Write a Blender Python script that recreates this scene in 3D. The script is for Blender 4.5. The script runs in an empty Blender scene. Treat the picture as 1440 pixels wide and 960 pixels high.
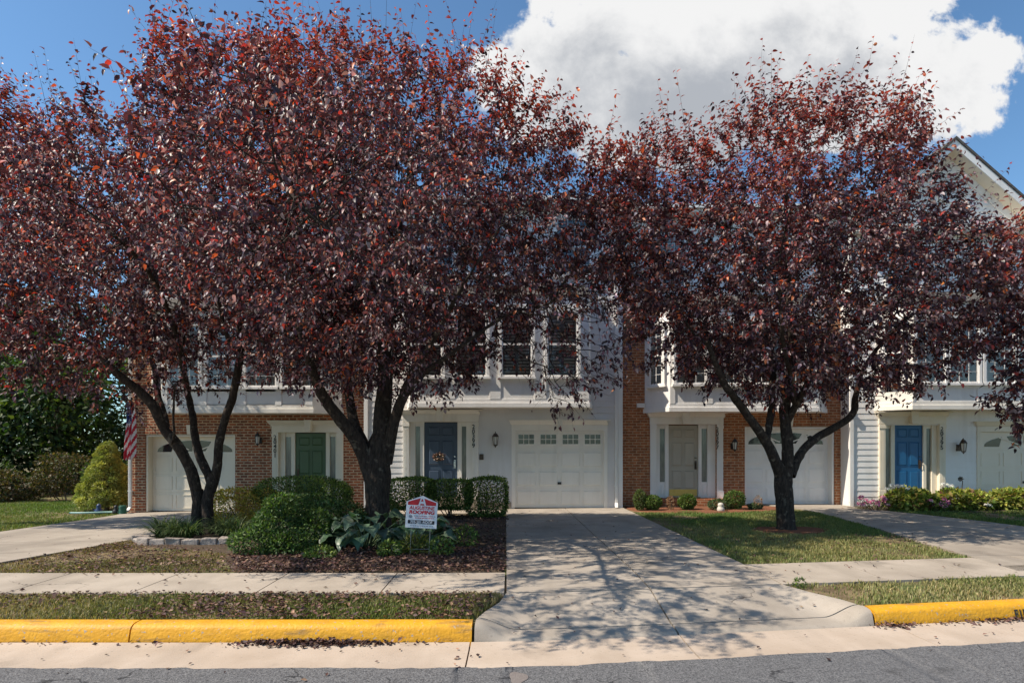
import bpy, math, random
import numpy as np
from mathutils import Vector
random.seed(7)
RNG = np.random.default_rng(11)
R = math.radians
scene = bpy.context.scene
COL = scene.collection

# ------------------------------------------------------------------ camera
CAM_Z, F, CX, HY = 1.62, 800.0, 720.0, 634.0
cam_d = bpy.data.cameras.new('camera')
cam_d.sensor_width = 36.0
cam_d.lens = 20.0
cam_d.shift_y = 0.107
cam_d.clip_start = 0.05
cam_d.clip_end = 3000
cam = bpy.data.objects.new('camera', cam_d)
cam.location = (0, 0, CAM_Z)
cam.rotation_euler = (R(90), 0, 0)
COL.objects.link(cam)
scene.camera = cam

# ------------------------------------------------------------------ light
SUN_EL = R(50)
SUN_XY = Vector((-0.96, -0.26)).normalized()
TO_SUN = Vector((SUN_XY.x * math.cos(SUN_EL), SUN_XY.y * math.cos(SUN_EL), math.sin(SUN_EL)))
sun_d = bpy.data.lights.new('sun', 'SUN')
sun_d.energy = 5.0
sun_d.angle = R(0.55)
sun_d.color = (1.0, 0.90, 0.76)
sun = bpy.data.objects.new('sun', sun_d)
sun.location = (-20, -5, 30)
sun.rotation_euler = TO_SUN.to_track_quat('Z', 'Y').to_euler()
COL.objects.link(sun)

world = bpy.data.worlds.new('World')
scene.world = world
world.use_nodes = True
wt = world.node_tree
wt.nodes.clear()
def wn(t, **kw):
    n = wt.nodes.new(t)
    for k, v in kw.items():
        setattr(n, k, v)
    return n
def wmath(op, a, b=None, clamp=False):
    n = wn('ShaderNodeMath', operation=op)
    n.use_clamp = clamp
    for i, q in enumerate((a, b)):
        if q is None: continue
        if isinstance(q, (int, float)): n.inputs[i].default_value = q
        else: wt.links.new(q, n.inputs[i])
    return n.outputs[0]
def wsmooth(v, lo, hi, a=0.0, b=1.0):
    n = wn('ShaderNodeMapRange', interpolation_type='SMOOTHSTEP')
    wt.links.new(v, n.inputs[0])
    n.inputs[1].default_value = lo; n.inputs[2].default_value = hi
    n.inputs[3].default_value = a; n.inputs[4].default_value = b
    return n.outputs[0]
SKY_STRENGTH = 0.122
sky = wn('ShaderNodeTexSky', sky_type='NISHITA')
sky.sun_disc = False
sky.sun_elevation = SUN_EL
sky.sun_rotation = math.atan2(SUN_XY.x, SUN_XY.y)
sky.altitude = 100
sky.air_density = 1.0
sky.dust_density = 0.4
sky.ozone_density = 2.0
tc = wn('ShaderNodeTexCoord')
sep = wn('ShaderNodeSeparateXYZ'); wt.links.new(tc.outputs['Generated'], sep.inputs[0])
# a bank of cumulus sits in one stretch of the sky: work in tangent coordinates of that stretch
dy = wmath('MAXIMUM', sep.outputs[1], 0.05)
u = wmath('DIVIDE', sep.outputs[0], dy)
v = wmath('DIVIDE', sep.outputs[2], dy)
uv = wn('ShaderNodeCombineXYZ'); wt.links.new(u, uv.inputs[0]); wt.links.new(v, uv.inputs[1])
def wnoise(scale, detail, rough, off, dist=0.0):
    m = wn('ShaderNodeMapping'); wt.links.new(uv.outputs[0], m.inputs[0]); m.inputs['Location'].default_value = off
    n = wn('ShaderNodeTexNoise'); wt.links.new(m.outputs[0], n.inputs['Vector'])
    n.inputs['Scale'].default_value = scale; n.inputs['Detail'].default_value = detail
    n.inputs['Roughness'].default_value = rough; n.inputs['Distortion'].default_value = dist
    return n.outputs[0]
def lobe(u0, v0, a, b):
    du = wmath('DIVIDE', wmath('SUBTRACT', u, u0), a)
    dv = wmath('DIVIDE', wmath('SUBTRACT', v, v0), b)
    return wmath('SUBTRACT', 1.0, wmath('ADD', wmath('MULTIPLY', du, du), wmath('MULTIPLY', dv, dv)))
dens = None
for L in ((0.36, 0.74, 0.40, 0.25), (0.10, 0.66, 0.20, 0.13), (0.76, 0.665, 0.155, 0.135), (0.55, 0.80, 0.28, 0.14), (0.44, 0.60, 0.30, 0.10), (0.24, 0.58, 0.20, 0.10)):
    l = lobe(*L)
    dens = l if dens is None else wmath('MAXIMUM', dens, l)
n1 = wnoise(5.5, 9, 0.60, (3.1, 1.7, 0), 0.25)
n2 = wnoise(16, 6, 0.6, (0.4, 5.2, 2), 0.1)
nn = wmath('ADD', wmath('MULTIPLY', wmath('SUBTRACT', n1, 0.5), 2.7), wmath('MULTIPLY', wmath('SUBTRACT', n2, 0.5), 1.3))
dens = wmath('MAXIMUM', dens, -1.2)
cd = wmath('ADD', dens, nn)
mask = wsmooth(cd, 0.05, 0.36)
mask = wmath('MULTIPLY', mask, wsmooth(sep.outputs[1], 0.1, 0.3))
# thick middle of the bank is grey, its fringes are white
n3 = wnoise(4.6, 9, 0.62, (7.7, 0.3, 1), 0.15)
thick = wmath('ADD', wmath('MULTIPLY', lobe(0.38, 0.56, 0.46, 0.21), 0.85), wmath('MULTIPLY', wmath('SUBTRACT', n3, 0.5), 3.4))
grey = wsmooth(thick, -0.2, 1.05)
cc = wn('ShaderNodeMixRGB'); wt.links.new(grey, cc.inputs[0])
cc.inputs[1].default_value = (1.0, 1.0, 1.0, 1); cc.inputs[2].default_value = (0.50, 0.53, 0.58, 1)
tint = wn('ShaderNodeMixRGB', blend_type='MULTIPLY'); tint.inputs[0].default_value = 1.0
wt.links.new(sky.outputs[0], tint.inputs[1]); tint.inputs[2].default_value = (0.74, 0.96, 1.04, 1)
bg1 = wn('ShaderNodeBackground'); wt.links.new(tint.outputs[0], bg1.inputs[0]); bg1.inputs[1].default_value = SKY_STRENGTH
bg2 = wn('ShaderNodeBackground'); wt.links.new(cc.outputs[0], bg2.inputs[0]); bg2.inputs[1].default_value = 0.66
mx = wn('ShaderNodeMixShader'); wt.links.new(mask, mx.inputs[0])
wt.links.new(bg1.outputs[0], mx.inputs[1]); wt.links.new(bg2.outputs[0], mx.inputs[2])
wo = wn('ShaderNodeOutputWorld'); wt.links.new(mx.outputs[0], wo.inputs[0])

vs = scene.view_settings
vs.view_transform = 'Standard'; vs.look = 'None'; vs.gamma = 1; vs.exposure = 0.45
vs.use_curve_mapping = False
try:
    scene.cycles.max_bounces = 8
    scene.cycles.diffuse_bounces = 5
    scene.cycles.glossy_bounces = 3
    scene.cycles.transmission_bounces = 3
    scene.cycles.transparent_max_bounces = 8
    scene.cycles.sample_clamp_indirect = 6
except Exception:
    pass

# ------------------------------------------------------------------ helpers
ORG = {}
def setprops(o, label=None, cat=None, group=None, kind=None):
    if label: o['label'] = label
    if cat: o['category'] = cat
    if group: o['group'] = group
    if kind: o['kind'] = kind
    return o
def thing(name, label, cat, loc, group=None):
    o = bpy.data.objects.new(name, None)
    o.empty_display_size = 0.2
    COL.objects.link(o)
    o.location = loc
    ORG[o.name] = np.array(loc, float)
    return setprops(o, label, cat, group)
def link(name, me, parent=None, org=None):
    o = bpy.data.objects.new(name, me)
    COL.objects.link(o)
    if parent is not None:
        o.parent = parent
        ORG[o.name] = ORG[parent.name]
    else:
        ORG[o.name] = np.zeros(3) if org is None else np.array(org, float)
        if org is not None: o.location = org
    return o
class MB:
    """collects faces in world coordinates, builds one mesh object"""
    def __init__(s): s.v = []; s.f = []; s.m = []
    def poly(s, pts, mi=0):
        b = len(s.v); s.v.extend([tuple(p) for p in pts]); s.f.append(list(range(b, b + len(pts)))); s.m.append(mi); return s
    def box(s, x0, x1, y0, y1, z0, z1, mi=0):
        b = len(s.v)
        s.v += [(x0,y0,z0),(x1,y0,z0),(x1,y1,z0),(x0,y1,z0),(x0,y0,z1),(x1,y0,z1),(x1,y1,z1),(x0,y1,z1)]
        for q in ((0,3,2,1),(4,5,6,7),(0,1,5,4),(1,2,6,5),(2,3,7,6),(3,0,4,7)):
            s.f.append([b+i for i in q]); s.m.append(mi)
        return s
    def extr(s, pts, d, mi=0):
        """closed prism: polygon pts moved along vector d"""
        n = len(pts); b = len(s.v); d = np.array(d, float)
        s.v += [tuple(p) for p in pts] + [tuple(np.array(p, float) + d) for p in pts]
        s.f.append([b+i for i in range(n)][::-1]); s.m.append(mi)
        s.f.append([b+n+i for i in range(n)]); s.m.append(mi)
        for i in range(n):
            j = (i+1) % n
            s.f.append([b+i, b+j, b+n+j, b+n+i]); s.m.append(mi)
        return s
    def obox(s, O, U, V, N, u0, u1, v0, v1, n0, n1, mi=0):
        O, U, V, N = (np.array(a, float) for a in (O, U, V, N))
        b = len(s.v)
        for w in (n0, n1):
            for (a, c) in ((u0,v0),(u1,v0),(u1,v1),(u0,v1)):
                s.v.append(tuple(O + U*a + V*c + N*w))
        for q in ((0,3,2,1),(4,5,6,7),(0,1,5,4),(1,2,6,5),(2,3,7,6),(3,0,4,7)):
            s.f.append([b+i for i in q]); s.m.append(mi)
        return s
    def tube(s, pts, rad, n=10, mi=0, cap=True):
        pts = [np.array(p, float) for p in pts]
        if np.isscalar(rad): rad = [rad]*len(pts)
        b = len(s.v); up = None
        for i, p in enumerate(pts):
            t = pts[min(i+1, len(pts)-1)] - pts[max(i-1, 0)]
            t = t/(np.linalg.norm(t)+1e-9)
            if up is None:
                up = np.array([1.,0,0]) if abs(t[2]) > .7 else np.array([0,0,1.])
            a = np.cross(t, up); a /= np.linalg.norm(a)+1e-9
            c = np.cross(a, t); up = c
            for k in range(n):
                th = 2*math.pi*k/n
                s.v.append(tuple(p + rad[i]*(math.cos(th)*a + math.sin(th)*c)))
        for i in range(len(pts)-1):
            for k in range(n):
                k2 = (k+1) % n
                s.f.append([b+i*n+k, b+i*n+k2, b+(i+1)*n+k2, b+(i+1)*n+k]); s.m.append(mi)
        if cap:
            s.f.append([b+k for k in range(n)]); s.m.append(mi)
            e = b+(len(pts)-1)*n
            s.f.append([e+k for k in range(n)][::-1]); s.m.append(mi)
        return s
    def lathe(s, prof, c, n=12, mi=0, ph=0.0):
        b = len(s.v)
        for (r, z) in prof:
            for k in range(n):
                th = 2*math.pi*k/n + ph
                s.v.append((c[0]+r*math.cos(th), c[1]+r*math.sin(th), c[2]+z))
        for i in range(len(prof)-1):
            for k in range(n):
                k2 = (k+1) % n
                s.f.append([b+i*n+k, b+i*n+k2, b+(i+1)*n+k2, b+(i+1)*n+k]); s.m.append(mi)
        s.f.append([b+k for k in range(n)][::-1]); s.m.append(mi)
        e = b+(len(prof)-1)*n
        s.f.append([e+k for k in range(n)]); s.m.append(mi)
        return s
    def build(s, name, mats, parent=None, smooth=False, bevel=0.0, org=None):
        o = (ORG[parent.name] if parent is not None else (np.array(org, float) if org is not None else np.zeros(3)))
        me = bpy.data.meshes.new(name)
        va = np.array(s.v, float) - o
        me.from_pydata(va.tolist(), [], s.f)
        if not isinstance(mats, (list, tuple)): mats = [mats]
        for m in mats: me.materials.append(m)
        me.polygons.foreach_set('material_index', s.m)
        if smooth: me.polygons.foreach_set('use_smooth', [True]*len(s.f))
        me.update()
        ob = link(name, me, parent, org)
        if bevel:
            md = ob.modifiers.new('bevel', 'BEVEL'); md.width = bevel; md.segments = 2; md.limit_method = 'ANGLE'; md.angle_limit = R(40)
        return ob
def arr_mesh(name, V, Fa, mats, parent=None, tint=None, smooth=False, org=None):
    """fast mesh from arrays; Fa is (m,k)"""
    o = (ORG[parent.name] if parent is not None else (np.array(org, float) if org is not None else np.zeros(3)))
    me = bpy.data.meshes.new(name)
    n = len(V); m, k = Fa.shape
    me.vertices.add(n); me.vertices.foreach_set('co', (V - o).astype(np.float32).ravel())
    me.loops.add(m*k); me.loops.foreach_set('vertex_index', Fa.astype(np.int32).ravel())
    me.polygons.add(m)
    me.polygons.foreach_set('loop_start', np.arange(0, m*k, k, dtype=np.int32))
    me.polygons.foreach_set('loop_total', np.full(m, k, dtype=np.int32))
    if smooth: me.polygons.foreach_set('use_smooth', np.ones(m, dtype=bool))
    for mm in (mats if isinstance(mats, (list, tuple)) else [mats]): me.materials.append(mm)
    if tint is not None:
        a = me.attributes.new('tint', 'FLOAT_COLOR', 'POINT')
        t = np.ones((n, 4), np.float32); t[:, :3] = tint
        a.data.foreach_set('color', t.ravel())
    me.update(calc_edges=True)
    me.validate()
    return link(name, me, parent, org)
def PX(px, Y): return (px - CX)*Y/F          # survey of the photograph: column and distance to metres
def PZ(py, Y): return CAM_Z - (py - HY)*Y/F
def nrm(a): return a/(np.linalg.norm(a, axis=-1, keepdims=True)+1e-9)
def wobble(p, k, seed):
    """cheap smooth noise in -1..1"""
    r = np.random.default_rng(seed); out = 0
    for i in range(5):
        d = r.normal(size=3); d /= np.linalg.norm(d)
        out = out + np.sin(p @ (d*k*(1+.6*i)) + r.uniform(0, 6.28))/(1+.5*i)
    return out/2.6

# ------------------------------------------------------------------ materials
def mat(name, c1, c2=None, scale=4.0, rough=0.7, bump=0.0, bscale=60.0, spec=0.4, detail=6, metal=0.0, lo=.35, hi=.65, coat=0, bdist=0.02, stretch=None):
    m = bpy.data.materials.new(name); m.use_nodes = True
    nt = m.node_tree; b = nt.nodes['Principled BSDF']
    b.inputs['Roughness'].default_value = rough
    b.inputs['Specular IOR Level'].default_value = spec
    b.inputs['Metallic'].default_value = metal
    if coat: b.inputs['Coat Weight'].default_value = coat; b.inputs['Coat Roughness'].default_value = .15
    b.inputs['Base Color'].default_value = (*c1, 1)
    g = nt.nodes.new('ShaderNodeNewGeometry')
    vec = g.outputs['Position']
    if stretch:
        mp = nt.nodes.new('ShaderNodeMapping'); nt.links.new(vec, mp.inputs[0]); mp.inputs['Scale'].default_value = stretch; vec = mp.outputs[0]
    if c2 is not None:
        n = nt.nodes.new('ShaderNodeTexNoise'); nt.links.new(vec, n.inputs['Vector'])
        n.inputs['Scale'].default_value = scale; n.inputs['Detail'].default_value = detail; n.inputs['Roughness'].default_value = .6
        r = nt.nodes.new('ShaderNodeValToRGB'); nt.links.new(n.outputs[0], r.inputs[0])
        r.color_ramp.elements[0].position = lo; r.color_ramp.elements[1].position = hi
        r.color_ramp.elements[0].color = (*c1, 1); r.color_ramp.elements[1].color = (*c2, 1)
        nt.links.new(r.outputs[0], b.inputs['Base Color'])
    if bump:
        n = nt.nodes.new('ShaderNodeTexNoise'); nt.links.new(vec, n.inputs['Vector'])
        n.inputs['Scale'].default_value = bscale; n.inputs['Detail'].default_value = 5
        bp = nt.nodes.new('ShaderNodeBump'); nt.links.new(n.outputs[0], bp.inputs['Height'])
        bp.inputs['Strength'].default_value = bump; bp.inputs['Distance'].default_value = bdist
        nt.links.new(bp.outputs[0], b.inputs['Normal'])
    return m
def nodes_of(m): return m.node_tree, m.node_tree.nodes['Principled BSDF']
def overlay_noise(m, col, scale, lo, hi, fac=1.0, detail=6, mode='MIX', stretch=None):
    """puts one more noise-shaped layer over whatever feeds the base colour"""
    nt, b = nodes_of(m)
    src = b.inputs['Base Color'].links[0].from_socket if b.inputs['Base Color'].links else None
    g = nt.nodes.new('ShaderNodeNewGeometry'); vec = g.outputs['Position']
    if stretch:
        mp = nt.nodes.new('ShaderNodeMapping'); nt.links.new(vec, mp.inputs[0]); mp.inputs['Scale'].default_value = stretch; vec = mp.outputs[0]
    n = nt.nodes.new('ShaderNodeTexNoise'); nt.links.new(vec, n.inputs['Vector'])
    n.inputs['Scale'].default_value = scale; n.inputs['Detail'].default_value = detail
    mr = nt.nodes.new('ShaderNodeMapRange'); nt.links.new(n.outputs[0], mr.inputs[0])
    mr.inputs[1].default_value = lo; mr.inputs[2].default_value = hi; mr.inputs[4].default_value = fac
    mx = nt.nodes.new('ShaderNodeMixRGB'); mx.blend_type = mode
    nt.links.new(mr.outputs[0], mx.inputs[0])
    if src: nt.links.new(src, mx.inputs[1])
    else: mx.inputs[1].default_value = b.inputs['Base Color'].default_value
    mx.inputs[2].default_value = (*col, 1)
    nt.links.new(mx.outputs[0], b.inputs['Base Color'])
    return m
def cracks(m, col, scale, width, seed, lo=.5, hi=.56, fac=.8):
    """thin wandering cracks, only in some stretches"""
    nt, b = nodes_of(m); src = b.inputs['Base Color'].links[0].from_socket
    g = nt.nodes.new('ShaderNodeNewGeometry')
    mp = nt.nodes.new('ShaderNodeMapping'); nt.links.new(g.outputs['Position'], mp.inputs[0]); mp.inputs['Location'].default_value = (seed, seed*.7, 0)
    n = nt.nodes.new('ShaderNodeTexNoise'); nt.links.new(mp.outputs[0], n.inputs['Vector']); n.inputs['Scale'].default_value = scale; n.inputs['Detail'].default_value = 7
    s = nt.nodes.new('ShaderNodeMath'); s.operation = 'SUBTRACT'; nt.links.new(n.outputs[0], s.inputs[0]); s.inputs[1].default_value = .5
    a = nt.nodes.new('ShaderNodeMath'); a.operation = 'ABSOLUTE'; nt.links.new(s.outputs[0], a.inputs[0])
    mr = nt.nodes.new('ShaderNodeMapRange'); nt.links.new(a.outputs[0], mr.inputs[0]); mr.inputs[1].default_value = width*.4; mr.inputs[2].default_value = width; mr.inputs[3].default_value = 1; mr.inputs[4].default_value = 0
    n2 = nt.nodes.new('ShaderNodeTexNoise'); nt.links.new(mp.outputs[0], n2.inputs['Vector']); n2.inputs['Scale'].default_value = scale*1.3+.2; n2.inputs['Detail'].default_value = 2
    m2 = nt.nodes.new('ShaderNodeMapRange'); nt.links.new(n2.outputs[0], m2.inputs[0]); m2.inputs[1].default_value = lo; m2.inputs[2].default_value = hi; m2.inputs[4].default_value = fac
    mu = nt.nodes.new('ShaderNodeMath'); mu.operation = 'MULTIPLY'; nt.links.new(mr.outputs[0], mu.inputs[0]); nt.links.new(m2.outputs[0], mu.inputs[1])
    mx = nt.nodes.new('ShaderNodeMixRGB'); nt.links.new(mu.outputs[0], mx.inputs[0]); nt.links.new(src, mx.inputs[1]); mx.inputs[2].default_value = (*col, 1)
    nt.links.new(mx.outputs[0], b.inputs['Base Color'])
def leafmat(name, rough=0.4, trans=0.35, tmul=(2.2, 1.6, 1.2), spec=0.5):
    m = bpy.data.materials.new(name); m.use_nodes = True
    nt, b = nodes_of(m)
    a = nt.nodes.new('ShaderNodeAttribute'); a.attribute_name = 'tint'
    nt.links.new(a.outputs['Color'], b.inputs['Base Color'])
    b.inputs['Roughness'].default_value = rough; b.inputs['Specular IOR Level'].default_value = spec
    t = nt.nodes.new('ShaderNodeBsdfTranslucent')
    mu = nt.nodes.new('ShaderNodeMixRGB'); mu.blend_type = 'MULTIPLY'; mu.inputs[0].default_value = 1
    nt.links.new(a.outputs['Color'], mu.inputs[1]); mu.inputs[2].default_value = (*tmul, 1)
    nt.links.new(mu.outputs[0], t.inputs[0])
    ms = nt.nodes.new('ShaderNodeMixShader'); ms.inputs[0].default_value = trans
    nt.links.new(b.outputs[0], ms.inputs[1]); nt.links.new(t.outputs[0], ms.inputs[2])
    nt.links.new(ms.outputs[0], nt.nodes['Material Output'].inputs[0])
    return m
def brickmat(name, c1, c2, mortar, rowh=0.078, bw=0.215, msize=0.011):
    m = bpy.data.materials.new(name); m.use_nodes = True
    nt, b = nodes_of(m)
    g = nt.nodes.new('ShaderNodeNewGeometry')
    sp = nt.nodes.new('ShaderNodeSeparateXYZ'); nt.links.new(g.outputs['Position'], sp.inputs[0])
    sn = nt.nodes.new('ShaderNodeSeparateXYZ'); nt.links.new(g.outputs['True Normal'], sn.inputs[0])
    ab = nt.nodes.new('ShaderNodeMath'); ab.operation = 'ABSOLUTE'; nt.links.new(sn.outputs[0], ab.inputs[0])
    gt = nt.nodes.new('ShaderNodeMath'); gt.operation = 'GREATER_THAN'; nt.links.new(ab.outputs[0], gt.inputs[0]); gt.inputs[1].default_value = .5
    mxu = nt.nodes.new('ShaderNodeMix'); nt.links.new(gt.outputs[0], mxu.inputs[0]); nt.links.new(sp.outputs[0], mxu.inputs[2]); nt.links.new(sp.outputs[1], mxu.inputs[3])
    cb = nt.nodes.new('ShaderNodeCombineXYZ'); nt.links.new(mxu.outputs[0], cb.inputs[0]); nt.links.new(sp.outputs[2], cb.inputs[1])
    br = nt.nodes.new('ShaderNodeTexBrick'); nt.links.new(cb.outputs[0], br.inputs['Vector'])
    br.inputs['Scale'].default_value = 1.0; br.inputs['Brick Width'].default_value = bw; br.inputs['Row Height'].default_value = rowh
    br.inputs['Mortar Size'].default_value = msize; br.inputs['Mortar Smooth'].default_value = .15; br.inputs['Bias'].default_value = 0.0
    br.inputs['Color1'].default_value = (*c1, 1); br.inputs['Color2'].default_value = (*c2, 1); br.inputs['Mortar'].default_value = (*mortar, 1)
    n = nt.nodes.new('ShaderNodeTexNoise'); nt.links.new(g.outputs['Position'], n.inputs['Vector']); n.inputs['Scale'].default_value = 9; n.inputs['Detail'].default_value = 6
    hs = nt.nodes.new('ShaderNodeHueSaturation'); nt.links.new(br.outputs['Color'], hs.inputs['Color'])
    mr = nt.nodes.new('ShaderNodeMapRange'); nt.links.new(n.outputs[0], mr.inputs[0]); mr.inputs[1].default_value = .3; mr.inputs[2].default_value = .7; mr.inputs[3].default_value = .7; mr.inputs[4].default_value = 1.3
    nt.links.new(mr.outputs[0], hs.inputs['Value']); nt.links.new(hs.outputs[0], b.inputs['Base Color'])
    bp = nt.nodes.new('ShaderNodeBump'); nt.links.new(br.outputs['Fac'], bp.inputs['Height']); bp.invert = True
    bp.inputs['Strength'].default_value = .7; bp.inputs['Distance'].default_value = .008
    nt.links.new(bp.outputs[0], b.inputs['Normal']); b.inputs['Roughness'].default_value = .85
    return m
def glassmat(name, tintc=(.9,.95,1), base=0.06):
    m = bpy.data.materials.new(name); m.use_nodes = True
    nt = m.node_tree; nt.nodes.remove(nt.nodes['Principled BSDF'])
    fr = nt.nodes.new('ShaderNodeFresnel'); fr.inputs[0].default_value = 1.7
    gl = nt.nodes.new('ShaderNodeBsdfGlossy'); gl.inputs['Roughness'].default_value = .02; gl.inputs[0].default_value = (*tintc, 1)
    tr = nt.nodes.new('ShaderNodeBsdfTransparent'); tr.inputs[0].default_value = (.85,.88,.88,1)
    ms = nt.nodes.new('ShaderNodeMixShader'); nt.links.new(fr.outputs[0], ms.inputs[0])
    nt.links.new(tr.outputs[0], ms.inputs[1]); nt.links.new(gl.outputs[0], ms.inputs[2])
    nt.links.new(ms.outputs[0], nt.nodes['Material Output'].inputs[0])
    return m
K = {}
K['asphalt'] = mat('asphalt', (.052,.052,.056), (.19,.188,.19), 75, .9, .8, 120, .3, detail=3, bdist=.01)
overlay_noise(K['asphalt'], (.40,.39,.37), 150, .64, .72, .8, 1)
overlay_noise(K['asphalt'], (.11,.11,.115), 1.1, .45, .75, .5)
cracks(K['asphalt'], (.02,.02,.022), .8, .0045, 3.3)
overlay_noise(K['asphalt'], (.035,.034,.034), 2.3, .64, .74, .6, 4)
def concrete(name, a, b, st):
    m = mat(name, a, b, 2.2, .88, .35, 90, .25, bdist=.006)
    overlay_noise(m, st, 0.7, .5, .75, .55, 8)
    overlay_noise(m, tuple(q*.72 for q in a), 0.55, .50, .66, .55, 9, stretch=(2.4,.35,1))
    overlay_noise(m, tuple(q*.55 for q in a), 1.7, .60, .72, .6, 9)
    overlay_noise(m, (.16,.14,.12), 35, .62, .76, .5, 3)
    overlay_noise(m, (.62,.57,.51), 190, .66, .75, .5, 1)
    return m
K['concrete'] = concrete('concrete', (.305,.262,.215), (.39,.338,.28), (.195,.163,.132))
K['walk'] = concrete('sidewalk_concrete', (.335,.285,.23), (.42,.36,.295), (.22,.18,.14))
K['gutter'] = concrete('gutter_concrete', (.42,.335,.26), (.49,.40,.32), (.31,.235,.17))
cracks(K['concrete'], (.07,.055,.045), .55, .0028, 1.2)
cracks(K['walk'], (.07,.055,.045), .6, .0028, 5.1)
K['yellow'] = mat('yellow_kerb_paint', (.62,.30,.012), (.69,.345,.016), 6, .6, .55, 38, .4, bdist=.012)
overlay_noise(K['yellow'], (.46,.23,.02), 9, .50, .74, .7, 9, stretch=(1,1,2.5))
overlay_noise(K['yellow'], (.10,.085,.07), 5, .58, .66, .45, 9, stretch=(.4,1,3))
overlay_noise(K['yellow'], (.36,.31,.25), 36, .63, .68, .9, 4)
K['soil'] = mat('soil', (.12,.085,.05), (.24,.18,.10), 3, .95, .6, 50, .2)
overlay_noise(K['soil'], (.075,.11,.03), 0.9, .45, .62, .8, 6)
overlay_noise(K['soil'], (.26,.20,.11), 22, .55, .75, .6, 5)
K['mulch'] = mat('dark_mulch', (.045,.033,.022), (.13,.095,.065), 30, .95, .9, 60, .2, bdist=.03)
overlay_noise(K['mulch'], (.22,.15,.11), 70, .60, .72, .8, 3)
K['redmulch'] = mat('red_mulch', (.15,.060,.034), (.28,.12,.065), 45, .95, .9, 70, .2, bdist=.03)
K['brickA'] = brickmat('dark_red_brick', (.38,.100,.034), (.17,.050,.024), (.47,.33,.21), msize=.015)
K['brickC'] = brickmat('orange_brick', (.40,.14,.052), (.28,.095,.038), (.46,.32,.20), msize=.010)
K['sidingB'] = mat('grey_siding', (.66,.635,.62), (.72,.695,.68), 1.3, .5, .15, 30, .4)
K['sidingD'] = mat('white_siding', (.80,.775,.745), (.84,.815,.785), 1.3, .5, .15, 30, .4)
K['white'] = mat('white_trim', (.81,.785,.75), (.85,.83,.795), 2, .45, .08, 60, .4)
K['cream'] = mat('cream_trim', (.78,.70,.55), (.83,.75,.61), 2, .45, .08, 60, .4)
K['bone'] = mat('bone_trim', (.79,.75,.68), (.84,.80,.73), 2, .45, .08, 60, .4)
K['garA'] = mat('cream_garage_paint', (.78,.70,.56), (.82,.745,.61), 1.5, .45, .05, 60, .4)
K['garB'] = mat('bone_garage_paint', (.79,.745,.67), (.83,.79,.72), 1.5, .45, .05, 60, .4)
K['garC'] = mat('white_garage_paint', (.80,.785,.77), (.84,.83,.81), 1.5, .45, .05, 60, .4)
K['green'] = mat('green_door_paint', (.045,.095,.032), (.055,.11,.04), 2, .4, .05, 60, .5)
K['navy'] = mat('navy_door_paint', (.045,.068,.105), (.055,.08,.125), 2, .4, .05, 60, .5)
K['tan'] = mat('tan_door_paint', (.40,.36,.29), (.44,.40,.33), 2, .4, .05, 60, .5)
K['blue'] = mat('blue_door_paint', (.01,.10,.24), (.015,.12,.28), 2, .4, .05, 60, .5)
K['black'] = mat('black_metal', (.015,.014,.013), (.03,.028,.025), 8, .45, .1, 60, .5)
K['bronze'] = mat('bronze_metal', (.06,.04,.028), (.10,.07,.05), 8, .4, .1, 60, .5, metal=.5)
K['chrome'] = mat('silver_metal', (.6,.6,.6), (.7,.7,.7), 8, .25, 0, 60, .5, metal=1)
K['brass'] = mat('brass_plate', (.55,.36,.10), (.65,.44,.14), 6, .35, 0, 60, .5, metal=.7)
K['shingle'] = mat('roof_shingles', (.07,.065,.06), (.13,.12,.11), 14, .95, .6, 50, .2, stretch=(1,.3,1))
K['glass'] = glassmat('window_glass')
K['dark'] = mat('dark_interior', (.025,.028,.032), (.05,.055,.06), 1.2, .6)
K['dglass'] = mat('dark_pane', (.018,.02,.022), (.03,.032,.035), 3, .06, 0, 60, .7)
K['sidelight'] = mat('curtained_sidelight_glass', (.10,.12,.115), (.20,.22,.20), 5, .12, 0, 60, .7, stretch=(6,1,.6))
K['blind'] = mat('blind_slats', (.62,.62,.60), (.68,.68,.66), 4, .6)
K['shutter'] = mat('dark_shutter', (.20,.20,.20), (.26,.26,.25), 4, .5)
K['lampglass'] = mat('frosted_lamp_glass', (.55,.53,.48), (.68,.66,.60), 9, .25, 0, 60, .6)
K['bark'] = mat('plum_bark', (.020,.014,.011), (.060,.044,.034), 26, .9, 1.0, 55, .25, stretch=(1,1,.3), bdist=.03)
overlay_noise(K['bark'], (.20,.165,.125), 10, .58, .72, .65, 6)
K['bark2'] = mat('brown_bark', (.07,.055,.04), (.13,.10,.075), 12, .9, .8, 40, .2, stretch=(1,1,.3))
K['plumleaf'] = leafmat('plum_leaf', .46, .24, (2.2, 1.0, .75), .5)
K['greenleaf'] = leafmat('green_leaf', .55, .3, (1.4, 1.6, .6), .3)
K['needle'] = leafmat('conifer_needle', .6, .2, (1.3, 1.4, .6), .3)
K['grass'] = leafmat('grass_blade', .6, .3, (1.2, 1.3, .6), .25)
for k_ in ('white','cream','bone','sidingB','sidingD','garA','garB','garC'): overlay_noise(K[k_], (.42,.38,.32), 1.6, .52, .80, .32, 9, stretch=(2.2,2.2,.35))
K['dead'] = leafmat('dead_leaf', .6, .1, (1.3, 1, .8), .3)
K['petal'] = leafmat('petal', .6, .3, (1, 1, 1), .2)
K['hosta'] = leafmat('hosta_leaf', .38, .2, (1.2, 1.5, .8), .45)
K['signwhite'] = mat('sign_plastic', (.70,.70,.72), (.74,.74,.76), 3, .4)
K['signred'] = mat('sign_red', (.48,.012,.025), (.52,.016,.03), 3, .4)
K['signblack'] = mat('sign_black', (.012,.012,.02), (.02,.02,.03), 3, .4)
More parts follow.
